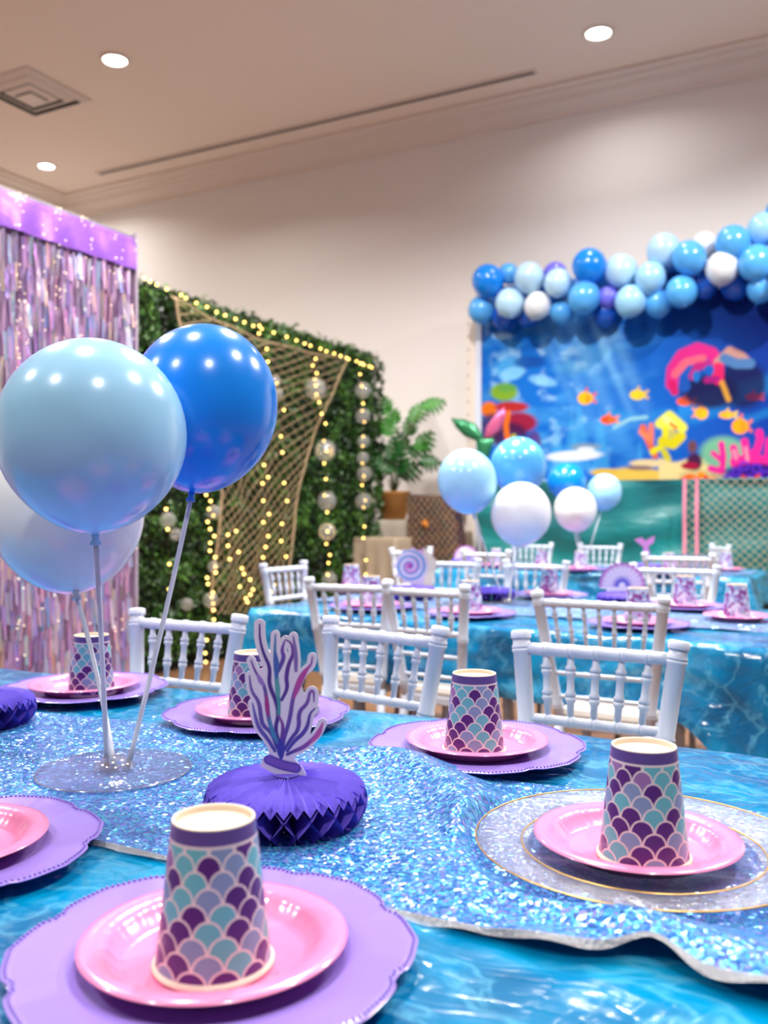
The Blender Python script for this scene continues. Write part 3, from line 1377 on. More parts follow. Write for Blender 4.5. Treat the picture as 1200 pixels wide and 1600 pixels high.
o = cutout('tail_cutout', cp5, tail_sdf, tail_col, (-.06, .045, -.004, .13), .002); o.location = (0, 0, .042)
o.scale = (1.1, 1, 1.1)
p = at_z(728, 887, TZ)
cp6 = centrepiece('violet honeycomb with a pale pink shell card, farthest table', (p.x, p.y, TZ + .007), YAW)
o = cutout('fan_shell_cutout', cp6, fan_sdf, fan_col, (-.075, .075, -.009, .08), .002); o.location = (0, 0, .042)
o = None

tp = at_z(1072, 893, TZ)
tray = thing('clear_tray', 'clear rectangular tray of pink bits on the farthest table', 'tray', (tp.x, tp.y, TZ + .006), math.radians(8))
m = MB()
for a, b in (((-.12, -.05, 0), (.12, .05, .003)), ((-.12, -.05, .003), (.12, -.047, .085)), ((-.12, .047, .003), (.12, .05, .085)), ((-.12, -.047, .003), (-.117, .047, .085)), ((.117, -.047, .003), (.12, .047, .085))):
    m.box(a, b)
m.build('tray_box', M_CLEARTRAY, tray, smooth=False)
for k in range(5):
    m = MB(); m.lathe([(.0005, .0), (.010, .0), (.013, .05), (.0125, .05), (.0005, .046)], 16, centre=(-.09 + .045 * k, .01 * (-1) ** k, .0035))
    m.build('favour', M_FAVOUR, tray)

# ------------------------------------------------------------------ chairs
def ringed(m, p0, p1, r0, r1, rings, rr=.0022, seg=14, cap=False):
    """turned pole with raised rings at the given fractions"""
    p0, p1 = Vector(p0), Vector(p1)
    L = (p1 - p0).length
    st = [(0.0, 1.0)]
    pts = [0.0]
    rad = {0.0: 0}
    sec = [(0, 0)]
    for f in sorted(rings):
        w = .0055 / L
        sec += [(f - w * 1.3, 0), (f - w * .7, 1), (f - w * .1, .9), (f, .15), (f + w * .1, .9), (f + w * .7, 1), (f + w * 1.3, 0)]
    sec += [(1, 0)]
    P = [p0.lerp(p1, max(0, min(1, f))) for f, _ in sec]
    R = [r0 + (r1 - r0) * f + k * rr for f, k in sec]
    m.tube(P, R, seg)


def chair_proto(hw=.124, ns=5, name='chiavari_chair'):
    root = thing(name, 'x', 'chair')
    zs, zt = .335, .650
    hb = hw * .70                     # half width at the seat
    yb, yt = -.03, .012               # the back leans away from the sitter

    def post(s, z):
        f = (z - zs) / (zt - zs)
        return Vector((s * (hb + (hw - hb) * f), yb + (yt - yb) * f, z))
    for s in (-1, 1):
        m = MB()
        foot = Vector((s * (hb + .012), .02, 0))
        ringed(m, foot, post(s, zs), .0105, .0125, (.25, .55), seg=14)
        a, b = post(s, zs), post(s, .636)
        ringed(m, a, b, .0125, .0138, (.12, .56, .95), seg=16)
        t = (b - a).normalized()
        e = b
        m.tube([e, e + t * .001, e + t * .002, e + t * .012, e + t * .014], [.0136, .0160, .0162, .0162, .013], 16)
        m.build('back_post', M_CHAIR, root)
    z1, z2 = .622, .515
    m = MB(); ringed(m, post(-1, z1), post(1, z1), .0098, .0098, [(k + 1) / (ns + 1) for k in range(ns)], .0016); m.build('top_rail', M_CHAIR, root)
    m = MB(); ringed(m, post(-1, z2), post(1, z2), .0078, .0078, [(k + 1) / (ns + 1) for k in range(ns)], .0014); m.build('lower_rail', M_CHAIR, root)
    for k in range(ns):
        f = (k + 1) / (ns + 1)
        a = post(-1, z2).lerp(post(1, z2), f)
        b = post(-1, z1).lerp(post(1, z1), f)
        m = MB()
        w = .0052 if ns <= 5 else .0042
        Q = [(0, .9), (.26, 1.15), (.30, 1.65), (.345, 1.5), (.35, 1.1), (.355, 1.5), (.40, 1.65), (.44, 1.15), (.64, 1.1), (.68, 1.65), (.715, 1.5), (.72, 1.1), (.725, 1.5), (.77, 1.65), (.81, 1.1), (1, .75)]
        m.tube([a.lerp(b, q) for q, _ in Q], [w * r for _, r in Q], 10)
        m.build('spindle', M_CHAIR, root)
    for z in (.452, .395):
        m = MB(); ringed(m, post(-1, z), post(1, z), .0055, .0055, (.33, .66), .001, 8); m.build('rung', M_CHAIR, root)
    # seat
    m = MB()
    prof = [(-.105 * hw / .12, -.29), (.105 * hw / .12, -.29), (hb + .004, -.02), (-hb - .004, -.02)]
    vs, fs = [], []
    for z in (.318, .322, .338, .342):
        k = .96 if z in (.318, .342) else 1
        for x, y in prof:
            vs.append((x * k, (y + .155) * k - .155, z))
    for a in range(3):
        for b in range(4):
            fs.append((a * 4 + b, a * 4 + (b + 1) % 4, (a + 1) * 4 + (b + 1) % 4, (a + 1) * 4 + b))
    fs += [(3, 2, 1, 0), (12, 13, 14, 15)]
    m.add(vs, fs); m.build('seat', M_CHAIR, root, smooth=False)
    m = MB()
    vs, fs = [], []
    for z, k in ((.342, .93), (.352, .97), (.364, .93), (.368, .80)):
        for x, y in prof:
            vs.append((x * k, (y + .155) * k - .155, z))
    for a in range(3):
        for b in range(4):
            fs.append((a * 4 + b, a * 4 + (b + 1) % 4, (a + 1) * 4 + (b + 1) % 4, (a + 1) * 4 + b))
    fs += [(12, 13, 14, 15)]
    m.add(vs, fs); m.build('seat_cushion', M_CUSHION, root, smooth=False)
    fx = .095 * hw / .12
    for s in (-1, 1):
        m = MB(); ringed(m, (s * (fx + .006), -.285, 0), (s * fx, -.275, .318), .0095, .0125, (.3, .6, .9)); m.build('leg', M_CHAIR, root)
        m = MB(); ringed(m, (s * (fx + .003), -.28, .15), (s * (hb + .006), .0, .15), .0055, .0055, (.33, .66), .001, 8); m.build('stretcher', M_CHAIR, root)
    m = MB(); ringed(m, (-fx, -.28, .19), (fx, -.28, .19), .0055, .0055, (.33, .66), .001, 8); m.build('stretcher', M_CHAIR, root)
    return root


PC = chair_proto()
PW = chair_proto(.152, 7)


def chair(u, v, Y, label, rz=0.0, proto=None, group='white turned-spindle chairs'):
    """u, v: middle of the top of the back; Y: the plane it stands in"""
    p = at_y(u, v, Y)
    return place(proto or PC, label, (p.x, Y, 0), rz, group)


# near table, backs beyond the table edge
chair(286, 955, 1.355, 'white spindle-back chair at near table, in front of the leafy wall', .02)
chair(592, 970, 1.395, 'white spindle-back chair at near table, right of the coral cutout', -.2)
chair(929, 990, 1.385, 'white spindle-back chair at near table, behind the clear charger setting', -.02)
# middle table, near side, backs to the camera
chair(546, 900, 2.26, 'white chair at the middle table, left one of the two paired backs', PI + .10)
chair(667, 903, 2.22, 'white chair at the middle table, right one of the two paired backs', PI - .12)
chair(937, 920, 2.12, 'white wide-backed chair at the middle table with seven spindles', PI - .05, PW)
p = at_d(447, 878, 3.45)
place(PC, 'white chair at the left end of the middle table, by the fairy lights', (p.x, p.y, 0), PI / 2 - .08, 'white turned-spindle chairs')
# middle table, far side
chair(703, 878, 3.47, 'white chair on the far side of the middle table, right of the spiral shell card', .0)
chair(836, 880, 3.45, 'white chair on the far side of the middle table, under the white balloon', .03)
chair(1052, 882, 3.43, 'white chair on the far side of the middle table, right of the fan shell card', -.04, PW)
# far table
chair(760, 860, 4.33, 'white chair at the near side of the farthest table, its left seat', PI)
chair(1060, 868, 4.36, 'white chair at the near side of the farthest table, its right seat', PI, PW)
chair(831, 850, 5.50, 'white chair against the green skirt behind the big white balloon', .0)
chair(937, 850, 5.50, 'white chair against the green skirt below the small balloon bunch', .0)
p = at_d(644, 855, 4.9)
place(PC, 'white chair behind the spiral shell card, at the end of the farthest table', (p.x, p.y, 0), PI / 2 - .55, 'white turned-spindle chairs')
p = at_d(1106, 856, 5.05)
place(PC, 'white chair seen edge-on at the right end of the farthest table', (p.x, p.y + .42, 0), -1.05, 'white turned-spindle chairs')

# ------------------------------------------------------------------ balloons
def balloon_mesh(rx, rz, seg=48, neck=True):
    m = MB()
    prof = []
    n = 28
    for k in range(n + 1):
        t = -PI / 2 + PI * k / n
        z = math.sin(t)
        r = math.cos(t)
        if z < 0:
            z = z * 1.0 - .035 * (-z) ** 6
            r *= (1 - .05 * (-z) ** 3)
        prof.append((max(r, .0008) * rx, z * rz))
    m.lathe(prof, seg)
    return m


def knot_mesh(rx, rz, s=1.0):
    m = MB()
    m.lathe([(.0015, -rz * 1.015), (.0045 * s, -rz * 1.03 - .002 * s), (.0030 * s, -rz * 1.03 - .005 * s), (.0062 * s, -rz * 1.03 - .012 * s), (.0050 * s, -rz * 1.03 - .0125 * s), (.001, -rz * 1.03 - .006 * s)], 12,
            rfun=lambda a, r: 1 + .18 * math.sin(a * 5))
    return m


def balloon(label, c, rx, rz, colour, tilt=(0, 0), group=None, knot=True, name='balloon', seg=48):
    o = balloon_mesh(rx, rz, seg).build(name, B[colour])
    o.location = c
    o.rotation_euler = (tilt[0], tilt[1], 0)
    tag(o, label, 'balloon', group)
    if knot:
        knot_mesh(rx, rz, rx / .1).build('knot', B[colour], o)
    return o


def bunch(base, balls, stand_label, group):
    st = thing('balloon_stand', stand_label, 'balloon stand', base)
    m = MB(); m.lathe([(.0005, .0035), (.086, .0035), (.0885, .0025), (.089, .0008), (.086, .0), (.0005, .0)], 96)
    m.build('base_disc', M_CLEARRIM2, st)
    m = MB(); m.lathe([(.0888 + .0011 * math.cos(t), .002 + .0011 * math.sin(t)) for t in [2 * PI * k / 6 for k in range(7)]], 96)
    m.build('disc_edge', M_CLEAR2, st)
    m = MB(); m.lathe([(.024, .004), (.022, .010), (.012, .016), (.001, .017)], 24)
    m.build('hub', M_CLEAR2, st)
    for k, (label, c, rx, rz, colour, off, bend) in enumerate(balls):
        c = Vector(c)
        b0 = Vector(base) + Vector((off[0], off[1], .004))
        axis = (c - b0).normalized()
        rot = Vector((0, 0, 1)).rotation_difference(axis.lerp(Vector((0, 0, 1)), .35).normalized())
        ob = balloon(label, c, rx, rz, colour, group=group)
        ob.rotation_euler = rot.to_euler()
        end = c + rot @ Vector((0, 0, -rz * 1.03 - .008))
        mid = (b0 + end) / 2 + Vector(bend)
        pts = []
        for q in range(13):
            t = q / 12
            pts.append(b0 * (1 - t) ** 2 + mid * 2 * t * (1 - t) + end * t * t)
        m = MB(); m.tube([p - Vector(base) for p in pts], .0031, 12)
        m.build('stick', M_STICK, st)


M_CLEARRIM2 = mat_glassy('clear_disc', (.84, .86, .92), alpha=.07, rough=.08, bump=(60, .4), body=.05)
M_CLEAR2 = mat_glassy('clear_edge', (.80, .80, .84), alpha=.25, rough=.1, body=.1)

R_ = lambda px, d: px / F * d
G1 = 'balloons on sticks over the near table'
bunch((-.785, .805, TZ + .0035), [
    ('big light blue balloon, frontmost of the near bunch', at_d(145, 680, 1.03), R_(144, 1.03), R_(150, 1.03), 'light blue', (-.012, .0), (.002, .0, 0)),
    ('bright blue balloon behind the big light blue one', at_d(317, 637, 1.19), R_(116, 1.19), R_(131, 1.19), 'bright blue', (.012, .01), (.004, 0, 0)),
    ('white balloon low behind the big light blue one', at_d(105, 797, 1.28), R_(117, 1.28), R_(130, 1.28), 'white', (-.004, .004), (.01, 0, 0)),
], 'clear round balloon stand with three sticks on the near sequin runner', G1)
G2 = 'balloons on sticks over the middle table'
bp = at_z(792, 944, TZ)
bunch((bp.x, bp.y, TZ + .006), [
    ('light blue balloon, leftmost over the middle table', at_d(730, 752, 3.15), R_(46, 3.15), R_(51, 3.15), 'light blue', (-.01, .0), (0, 0, 0)),
    ('mid blue balloon at the top of the middle table bunch', at_d(810, 728, 3.36), R_(44, 3.36), R_(46, 3.36), 'mid blue', (.01, .0), (0, 0, 0)),
    ('large white balloon over the middle table', at_d(814, 803, 3.10), R_(47, 3.10), R_(50, 3.10), 'white', (.0, .01), (0, 0, 0)),
], 'clear balloon stand with three sticks on the middle table', G2)
G3 = 'balloons on sticks over the farthest table'
bp = at_z(912, 889, TZ)
bunch((bp.x, bp.y, TZ + .006), [
    ('bright blue balloon, top of the small bunch by the backdrop', at_d(885, 752, 5.1), R_(30, 5.1), R_(29, 5.1), 'bright blue', (-.01, .0), (0, 0, 0)),
    ('small white balloon, front of the small bunch by the backdrop', at_d(899, 796, 4.9), R_(33, 4.9), R_(35, 4.9), 'white', (.01, .0), (0, 0, 0)),
    ('light blue balloon, rightmost of the small bunch by the backdrop', at_d(944, 769, 5.1), R_(27, 5.1), R_(29, 5.1), 'light blue', (.0, .01), (0, 0, 0)),
], 'clear balloon stand with three sticks on the farthest table', G3)

# garland over the backdrop
GARL = [(150, 262, 60, 'bright blue', 0), (228, 235, 38, 'mid blue', 1), (304, 250, 56, 'pale blue', 0), (402, 238, 46, 'violet', 2), (413, 270, 53, 'pale blue', 0),
        (530, 205, 64, 'bright blue', 0), (510, 325, 60, 'mid blue', 0), (232, 345, 55, 'pale blue', 0), (335, 355, 50, 'white', 0), (125, 372, 50, 'mid blue', 1),
        (425, 382, 42, 'mid blue', 1), (600, 325, 40, 'violet', 1), (650, 225, 62, 'pale blue', 1), (685, 338, 58, 'light blue', 0), (760, 250, 57, 'light blue', 0),
        (810, 150, 64, 'pale blue', 1), (905, 175, 62, 'mid blue', 0), (875, 303, 58, 'mid blue', 0), (788, 345, 52, 'mid blue', 1), (962, 130, 50, 'white', 2),
        (1068, 120, 64, 'mid blue', 0), (1028, 215, 60, 'white', 0), (1155, 195, 66, 'mid blue', 0), (1185, 68, 62, 'light blue', 1), (960, 275, 52, 'deep blue', 2),
        (1075, 278, 54, 'deep blue', 2), (1175, 290, 52, 'mid blue', 1), (208, 398, 46, 'deep blue', 2), (300, 392, 42, 'deep blue', 2), (590, 385, 46, 'deep blue', 2),
        (1270, 250, 62, 'pale blue', 0), (1290, 130, 64, 'bright blue', 0), (1250, 10, 60, 'mid blue', 1)]
ORD = ['first', 'second', 'third', 'fourth', 'fifth', 'sixth', 'seventh', 'eighth', 'ninth', 'tenth', 'eleventh', 'twelfth']
cnt = {}
rank = {}
for g in sorted(GARL, key=lambda g: g[0]):
    cnt[g[3]] = cnt.get(g[3], 0) + 1
    rank[g] = cnt[g[3]]
for g in GARL:
    gx, gy, gr, colr, layer = g
    u, v = 700 + gx / 2.4, 330 + gy / 2.4
    Yp = 6.13 + .07 * layer
    p = at_y(u, v, Yp)
    d = (p - CAM).dot(FW)
    r = gr / 2.4 / F * d
    if u > 1215:
        lab = colr + ' balloon of the garland beyond the right photo edge'
    else:
        lab = '%s balloon in the backdrop garland, %s %s one from the left' % (colr, ORD[rank[g] - 1], colr)
    balloon(lab, p, r, r * 1.07, colr, tilt=(random.uniform(-.5, .5), random.uniform(-.5, .5)), group='balloon garland over the backdrop', seg=32)

# ------------------------------------------------------------------ printed backdrop
YBD = 6.34
bx0 = at_y(753, 800, YBD).x
bx1 = .45
bz0 = 1.055
bz1 = 2.50


def paint_backdrop():
    nx, nz = 460, 230
    xs = np.linspace(bx0, bx1, nx + 1)
    zs = np.linspace(bz0, bz1, nz + 1)
    X, Z = np.meshgrid(xs, zs, indexing='ij')
    # picture coordinates of the print, stretched evenly over the cloth
    c, s = math.cos(YAW), math.sin(YAW)
    dep = -X * s + YBD * c
    U = 600 + F * (X * c + YBD * s) / dep
    V = 800 - F * (Z - CAMZ) / dep
    def nz2(sx, sy, seed, oct=3):
        out = np.zeros(X.shape)
        amp = 1
        rr = np.random.default_rng(seed)
        for o in range(oct):
            gx, gy = int(6 * sx * 2 ** o) + 2, int(6 * sy * 2 ** o) + 2
            G = rr.random((gx + 1, gy + 1))
            a = (X - bx0) / (bx1 - bx0) * gx * .999
            b = (Z - bz0) / (bz1 - bz0) * gy * .999
            i, j = a.astype(int), b.astype(int)
            fa, fb = a - i, b - j
            fa = fa * fa * (3 - 2 * fa); fb = fb * fb * (3 - 2 * fb)
            i2, j2 = np.minimum(i + 1, gx), np.minimum(j + 1, gy)
            out += amp * (G[i, j] * (1 - fa) * (1 - fb) + G[i2, j] * fa * (1 - fb) + G[i, j2] * (1 - fa) * fb + G[i2, j2] * fa * fb)
            amp *= .5
        return out / (2 - .5 ** (oct - 1))
    n1, n2, n3 = nz2(2, 2, 1), nz2(5, 3, 2), nz2(1.2, 1.2, 3)
    C = [np.full(X.shape, k) for k in srgb(14, 104, 196)]
    C = blend(C, np.clip((U - 900) / 300, 0, 1) * .85, srgb(6, 34, 132))
    C = blend(C, np.clip((600 - V) / 160, 0, 1) * np.clip((U - 1000) / 150, 0, 1), srgb(4, 16, 92))
    C = blend(C, np.clip((n1 - .5) * 3, 0, 1) * .55 * np.clip((1060 - U) / 160, 0, 1), srgb(90, 182, 230))
    C = blend(C, np.clip((n2 - .58) * 4, 0, 1) * .6 * np.clip((1000 - U) / 120, 0, 1), srgb(172, 218, 240))
    C = blend(C, np.clip((.42 - n3) * 4, 0, 1) * .6, srgb(8, 66, 160))
    # light shafts printed on the cloth
    for u0, w, k in ((860, 10, .35), (890, 16, .4), (925, 8, .5), (950, 12, .3), (840, 8, .25)):
        off = U - (u0 + (V - 500) * .42)
        C = blend(C, np.exp(-(off / w) ** 2) * k * np.clip((700 - V) / 150, 0, 1) * np.clip((V - 470) / 40, 0, 1), srgb(130, 200, 238))
    # sea floor haze and ridges
    C = blend(C, soft(np.abs(V - 612 + .28 * (U - 1160)) - 14, 14) * (U > 1060) * .7, srgb(32, 130, 204))
    C = blend(C, soft(np.abs(V - 650 - 6 * np.sin(U / 13)) - 7, 8) * (U > 950) * .5, srgb(24, 124, 190))
    # spires
    for u0, vt, w in ((893, 640, 10), (870, 655, 8), (905, 618, 13), (938, 640, 9), (850, 690, 12), (1000, 690, 16)):
        tri_ = np.abs(U - u0) - (V - vt) * .16
        C = blend(C, soft(tri_, 6) * (V > vt) * (V < 735) * .45, srgb(72, 168, 220))
    # whale-like shadows and pale swirls
    def ell(cu, cv, ru, rv, col, k=1.0, ang=0.0, w=.35):
        nonlocal C
        a, b = (U - cu), (V - cv)
        ca, sa = math.cos(ang), math.sin(ang)
        x_, y_ = a * ca + b * sa, -a * sa + b * ca
        dd = np.hypot(x_ / ru, y_ / rv) - 1
        C = blend(C, soft(dd, w) * k, srgb(*col))
    def stroke(pts, w, col, k=1.0):
        nonlocal C
        dd, _ = cap_dist(U, V, pts)
        C = blend(C, soft(dd - w, 3) * k, srgb(*col))
    ell(828, 566, 24, 9, (14, 72, 160), .8)
    ell(800, 584, 20, 10, (132, 200, 238), .7, -.3)
    ell(848, 595, 22, 8, (140, 206, 240), .6, .2)
    ell(785, 525, 16, 6, (170, 216, 240), .6)
    # left coral head
    ell(788, 613, 21, 14, (120, 160, 40)); ell(793, 606, 15, 7, (84, 150, 70), .8)
    ell(765, 640, 13, 12, (226, 110, 20)); ell(800, 636, 26, 8, (176, 40, 40))
    ell(812, 660, 27, 16, (150, 26, 60)); ell(795, 680, 30, 20, (60, 20, 70), .9); ell(768, 668, 18, 22, (70, 24, 70), .8)
    stroke([(795, 645), (791, 665), (793, 685)], 4, (236, 110, 20)); stroke([(803, 682), (797, 690), (808, 700)], 4, (190, 180, 40))
    ell(835, 690, 10, 16, (90, 30, 110), .8)
    # fish
    def fish(u, v, L, hgt, body, fin, dr=1, ang=0.0):
        stroke([(u + dr * L * .75, v), (u + dr * L * 1.35, v - hgt * .75)], L * .16, fin)
        stroke([(u + dr * L * .75, v), (u + dr * L * 1.35, v + hgt * .6)], L * .16, fin)
        stroke([(u, v - hgt * .8), (u + dr * L * .2, v - hgt * 1.5)], L * .14, fin)
        ell(u, v, L, hgt, body, 1.0, ang, .2)
        ell(u + dr * L * .35, v + hgt * .1, L * .28, hgt * .75, fin, .5, ang)
    fish(914, 622, 12, 10, (250, 176, 20), (226, 80, 40), 1)
    fish(996, 617, 12, 8, (226, 190, 40), (216, 170, 30), 1)
    fish(950, 656, 12, 7, (232, 80, 34), (240, 130, 40), 1)
    fish(1070, 627, 13, 7, (232, 82, 34), (240, 120, 30), 1)
    fish(1096, 645, 10, 10, (252, 170, 20), (246, 140, 20), -1)
    fish(1135, 648, 12, 6, (240, 160, 40), (236, 190, 50), 1)
    fish(1156, 666, 13, 12, (252, 150, 12), (236, 100, 30), 1)
    fish(1176, 620, 12, 6, (222, 60, 40), (222, 70, 40), 1)
    ell(1048, 676, 9, 9, (190, 176, 30), .8); ell(1046, 664, 10, 7, (214, 206, 80), .9)
    fish(1240, 640, 12, 8, (250, 170, 30), (226, 80, 40), 1)
    # pink branching reef
    ell(1108, 612, 45, 26, (18, 14, 60), .95); ell(1160, 600, 38, 38, (14, 16, 64), .9)
    for pts, w, col in (([(1050, 600), (1052, 578), (1066, 556), (1090, 545), (1112, 552), (1122, 566)], 10, (196, 36, 120)),
                        ([(1055, 585), (1072, 566), (1098, 560)], 6, (214, 90, 110)), ([(1082, 588), (1090, 572), (1106, 570)], 6, (170, 30, 110)),
                        ([(1120, 585), (1122, 566), (1140, 548), (1158, 556), (1168, 566)], 7, (176, 130, 120)), ([(1122, 592), (1122, 575)], 9, (206, 30, 90)),
                        ([(1132, 560), (1150, 568), (1172, 568)], 8, (70, 110, 160)), ([(1128, 598), (1138, 624)], 4, (196, 140, 50)),
                        ([(1050, 600), (1054, 612)], 6, (190, 20, 90)), ([(1104, 594), (1120, 592)], 5, (150, 20, 110))):
        stroke(pts, w, col)
    ell(1070, 602, 9, 11, (22, 74, 160)); ell(1088, 588, 6, 9, (24, 100, 180)); ell(1108, 578, 8, 8, (22, 84, 170))
    # yellow and orange coral in the middle
    stroke([(960, 668), (985, 655), (1010, 652)], 3, (150, 200, 200), .7)
    for pts, w, col in (([(1005, 668), (1014, 690), (1024, 712)], 5, (206, 90, 60)), ([(1018, 665), (1018, 690)], 4, (220, 110, 80)), ([(1002, 675), (1012, 684)], 4, (226, 120, 80)),
                        ([(1020, 706), (1034, 698), (1040, 680), (1038, 660)], 4.5, (206, 196, 20)), ([(1036, 690), (1052, 694), (1064, 682)], 8, (196, 180, 16)),
                        ([(1038, 706), (1044, 718)], 5, (190, 176, 20)), ([(1032, 662), (1046, 650), (1066, 668)], 8, (206, 204, 70)), ([(1040, 654), (1052, 664)], 5, (236, 232, 130)), ([(1048, 662), (1056, 668)], 3, (220, 110, 20))):
        stroke(pts, w, col)
    # sand
    sand = soft(733 + 3 * np.sin(U / 18) - V, 6) * (U > 958) * (U < 1075)
    C = blend(C, sand, srgb(208, 172, 74))
    sand2 = soft(718 + 4 * np.sin(U / 11) - V, 5) * (U > 1030) * (U < 1110)
    C = blend(C, sand2, srgb(214, 190, 130))
    ell(945, 738, 22, 6, (206, 166, 60)); ell(1012, 724, 28, 6, (212, 186, 140)); ell(1000, 731, 20, 4, (96, 50, 80), .7)
    ell(896, 712, 44, 8, (222, 222, 226), .95, -.05); ell(915, 698, 24, 6, (120, 140, 160), .8); ell(915, 702, 14, 4, (226, 228, 232), .8)
    # right foreground reef
    ell(1130, 708, 36, 26, (104, 160, 130)); ell(1085, 722, 12, 14, (60, 20, 60)); ell(1082, 698, 7, 10, (96, 60, 70))
    ell(1078, 728, 14, 6, (150, 10, 50)); ell(1100, 742, 40, 8, (176, 160, 110), .8)
    for u, v, r, col in ((1078, 750, 12, (232, 96, 16)), (1098, 748, 9, (206, 30, 40)), (1113, 751, 8, (240, 120, 10)), (1068, 752, 8, (196, 50, 20)), (1095, 742, 6, (240, 130, 20))):
        ell(u, v, r, r * .8, col)
    for pts, w in (([(1128, 735), (1130, 714), (1127, 694)], 5), ([(1128, 720), (1114, 708)], 4), ([(1110, 732), (1126, 736)], 5), ([(1150, 716), (1146, 700)], 6), ([(1168, 720), (1163, 690)], 6),
                   ([(1178, 720), (1188, 686), (1186, 676)], 6), ([(1160, 718), (1176, 708)], 6), ([(1200, 730), (1204, 690)], 8), ([(1150, 722), (1200, 722)], 10)):
        stroke(pts, w, (214, 30, 130))
    for pts in ([(1150, 716), (1147, 704)], [(1168, 718), (1165, 700)]):
        stroke(pts, 2.5, (240, 130, 150))
    ell(1180, 742, 48, 18, (40, 12, 110)); 
    for u, v, r in ((1150, 738, 8), (1163, 728, 9), (1182, 732, 9), (1196, 742, 9), (1138, 748, 8), (1172, 748, 8)):
        dd = np.abs(np.hypot(U - u, V - v) - r * .7)
        C = blend(C, soft(dd - 1.6, 2.5) * .9, srgb(86, 40, 190))
    stroke([(1160, 744), (1172, 752), (1186, 742)], 2, (220, 60, 60))
    ell(1245, 720, 34, 30, (196, 40, 120)); ell(1290, 740, 50, 24, (30, 100, 150))
    # moray of tones on far right (outside the frame the reef carries on)
    C = [np.clip(c, 0, 1) for c in C]
    vs = []
    for i in range(nx + 1):
        for j in range(nz + 1):
            vs.append((xs[i], YBD + .008 * math.sin(xs[i] * 6) + .004 * math.sin(zs[j] * 11 + xs[i] * 3), zs[j]))
    fs = [(i * (nz + 1) + j, (i + 1) * (nz + 1) + j, (i + 1) * (nz + 1) + j + 1, i * (nz + 1) + j + 1) for i in range(nx) for j in range(nz)]
    me = bpy.data.meshes.new('printed_cloth')
    me.from_pydata(vs, [], fs)
    ca = me.color_attributes.new('Col', 'FLOAT_COLOR', 'POINT')
    arr = np.ones(((nx + 1) * (nz + 1), 4), np.float32)
    for k in range(3):
        arr[:, k] = C[k].ravel()
    ca.data.foreach_set('color', arr.ravel())
    me.shade_smooth()
    return me


bd = thing('photo_backdrop', 'large printed backdrop of an underwater reef with fish', 'backdrop', (0, 0, 0))
mesh_obj('printed_cloth', paint_backdrop(), attr_mat('backdrop_print', .8, Specular_IOR_Level=.15), bd)
m = MB(); m.box((bx0 - .045, YBD - .02, 0), (bx0 + .0, YBD + .02, 2.48)); m.build('frame_post', M_CHAIR, bd, smooth=False)
m = MB(); m.box((bx0 - .135, YBD + .03, .0), (bx0 - .05, YBD + .045, 2.44)); m.build('side_panel', M_WALL2 if 'M_WALL2' in globals() else M_TRIM, bd, smooth=False)
m = MB(); m.box((bx1, YBD - .02, 0), (bx1 + .045, YBD + .02, 2.48)); m.build('frame_post', M_CHAIR, bd, smooth=False)
m = MB(); m.tube([(bx0, YBD + .03, 2.48), (bx1, YBD + .03, 2.48)], .018); m.build('cross_bar', M_CHAIR, bd)
rv = MB(); rv.lathe([(.0005, .004), (.006, .003), (.007, 0)], 10, M=Matrix.Rotation(PI / 2, 3, 'X'))
rvm = rv.mesh('rivet'); rvm.materials.append(plain('rivet_grey', srgb(120, 112, 108), .4))
for k in range(12):
    mesh_obj('rivet', rvm, None, bd, (bx0 - .12, YBD + .028, 1.28 + k * .098))

# serving bar under the backdrop, dressed in green satin
def mat_satin():
    n = NT('green_satin')
    c = n.coord()
    col = n.ramp(n.noise(c, 2.5, 3), [(.3, srgb(0, 86, 92)), (.7, srgb(0, 126, 126))])
    n.pri(Base_Color=col, Roughness=.38, Sheen_Weight=.3, Normal=n.bump(n.noise(n.mapping(c, (1, 1, 2.5)), 5, 3), .4, .03))
    return n.m


M_SATIN = mat_satin()
bar = thing('serving_bar', 'long high bar under the printed backdrop, dressed in green satin', 'table', (0, 0, 0))
m = MB(); m.box((bx0 + .24, 5.98, 0), (.45, 6.24, 1.035)); m.build('bar_body', M_TRIM, bar, smooth=False)
YS = 5.93
sx0 = at_y(735, 800, YS).x
m = MB()
nx, nz = 220, 50
vs = []
for i in range(nx + 1):
    f = i / nx
    for j in range(nz + 1):
        g = j / nz                      # 0 top
        xl = sx0 + .30 * g ** 1.3         # left edge swings in towards the floor
        x = xl + (.47 - xl) * f
        z = 1.045 - 1.03 * g
        y = YS + .014 * math.sin(x * 14 + z * 5) * (.3 + g) + .012 * math.sin(z * 22 + math.sin(x * 3) * 2.2) + .02 * noise.noise(Vector((x * 3, z * 3, 1)))
        vs.append((x, y, z))
m.add(vs, [(i * (nz + 1) + j, i * (nz + 1) + j + 1, (i + 1) * (nz + 1) + j + 1, (i + 1) * (nz + 1) + j) for i in range(nx) for j in range(nz)])
o = m.build('satin_skirt', M_SATIN); tag(o, 'teal green satin skirt hanging in soft folds below the printed backdrop', 'table skirt')
m = MB(); m.box((bx0 + .1, YS - .01, 1.036), (.47, 6.27, 1.046)); m.build('satin_top', M_SATIN, bar, smooth=False)


def diamond_net(P, nu, nv, rad, seg=4):
    """P(s,t)->point; tubes along both diagonals"""
    m = MB()
    for k in range(-nv, nu + 1):
        for sgn in (1, -1):
            pts = []
            for q in range(nv + 1):
                a = k + q if sgn == 1 else k + nv - q
                if 0 <= a <= nu:
                    pts.append(P(a / nu, q / nv))
            if len(pts) > 1:
                m.tube(pts, rad, seg, caps=False)
    return m


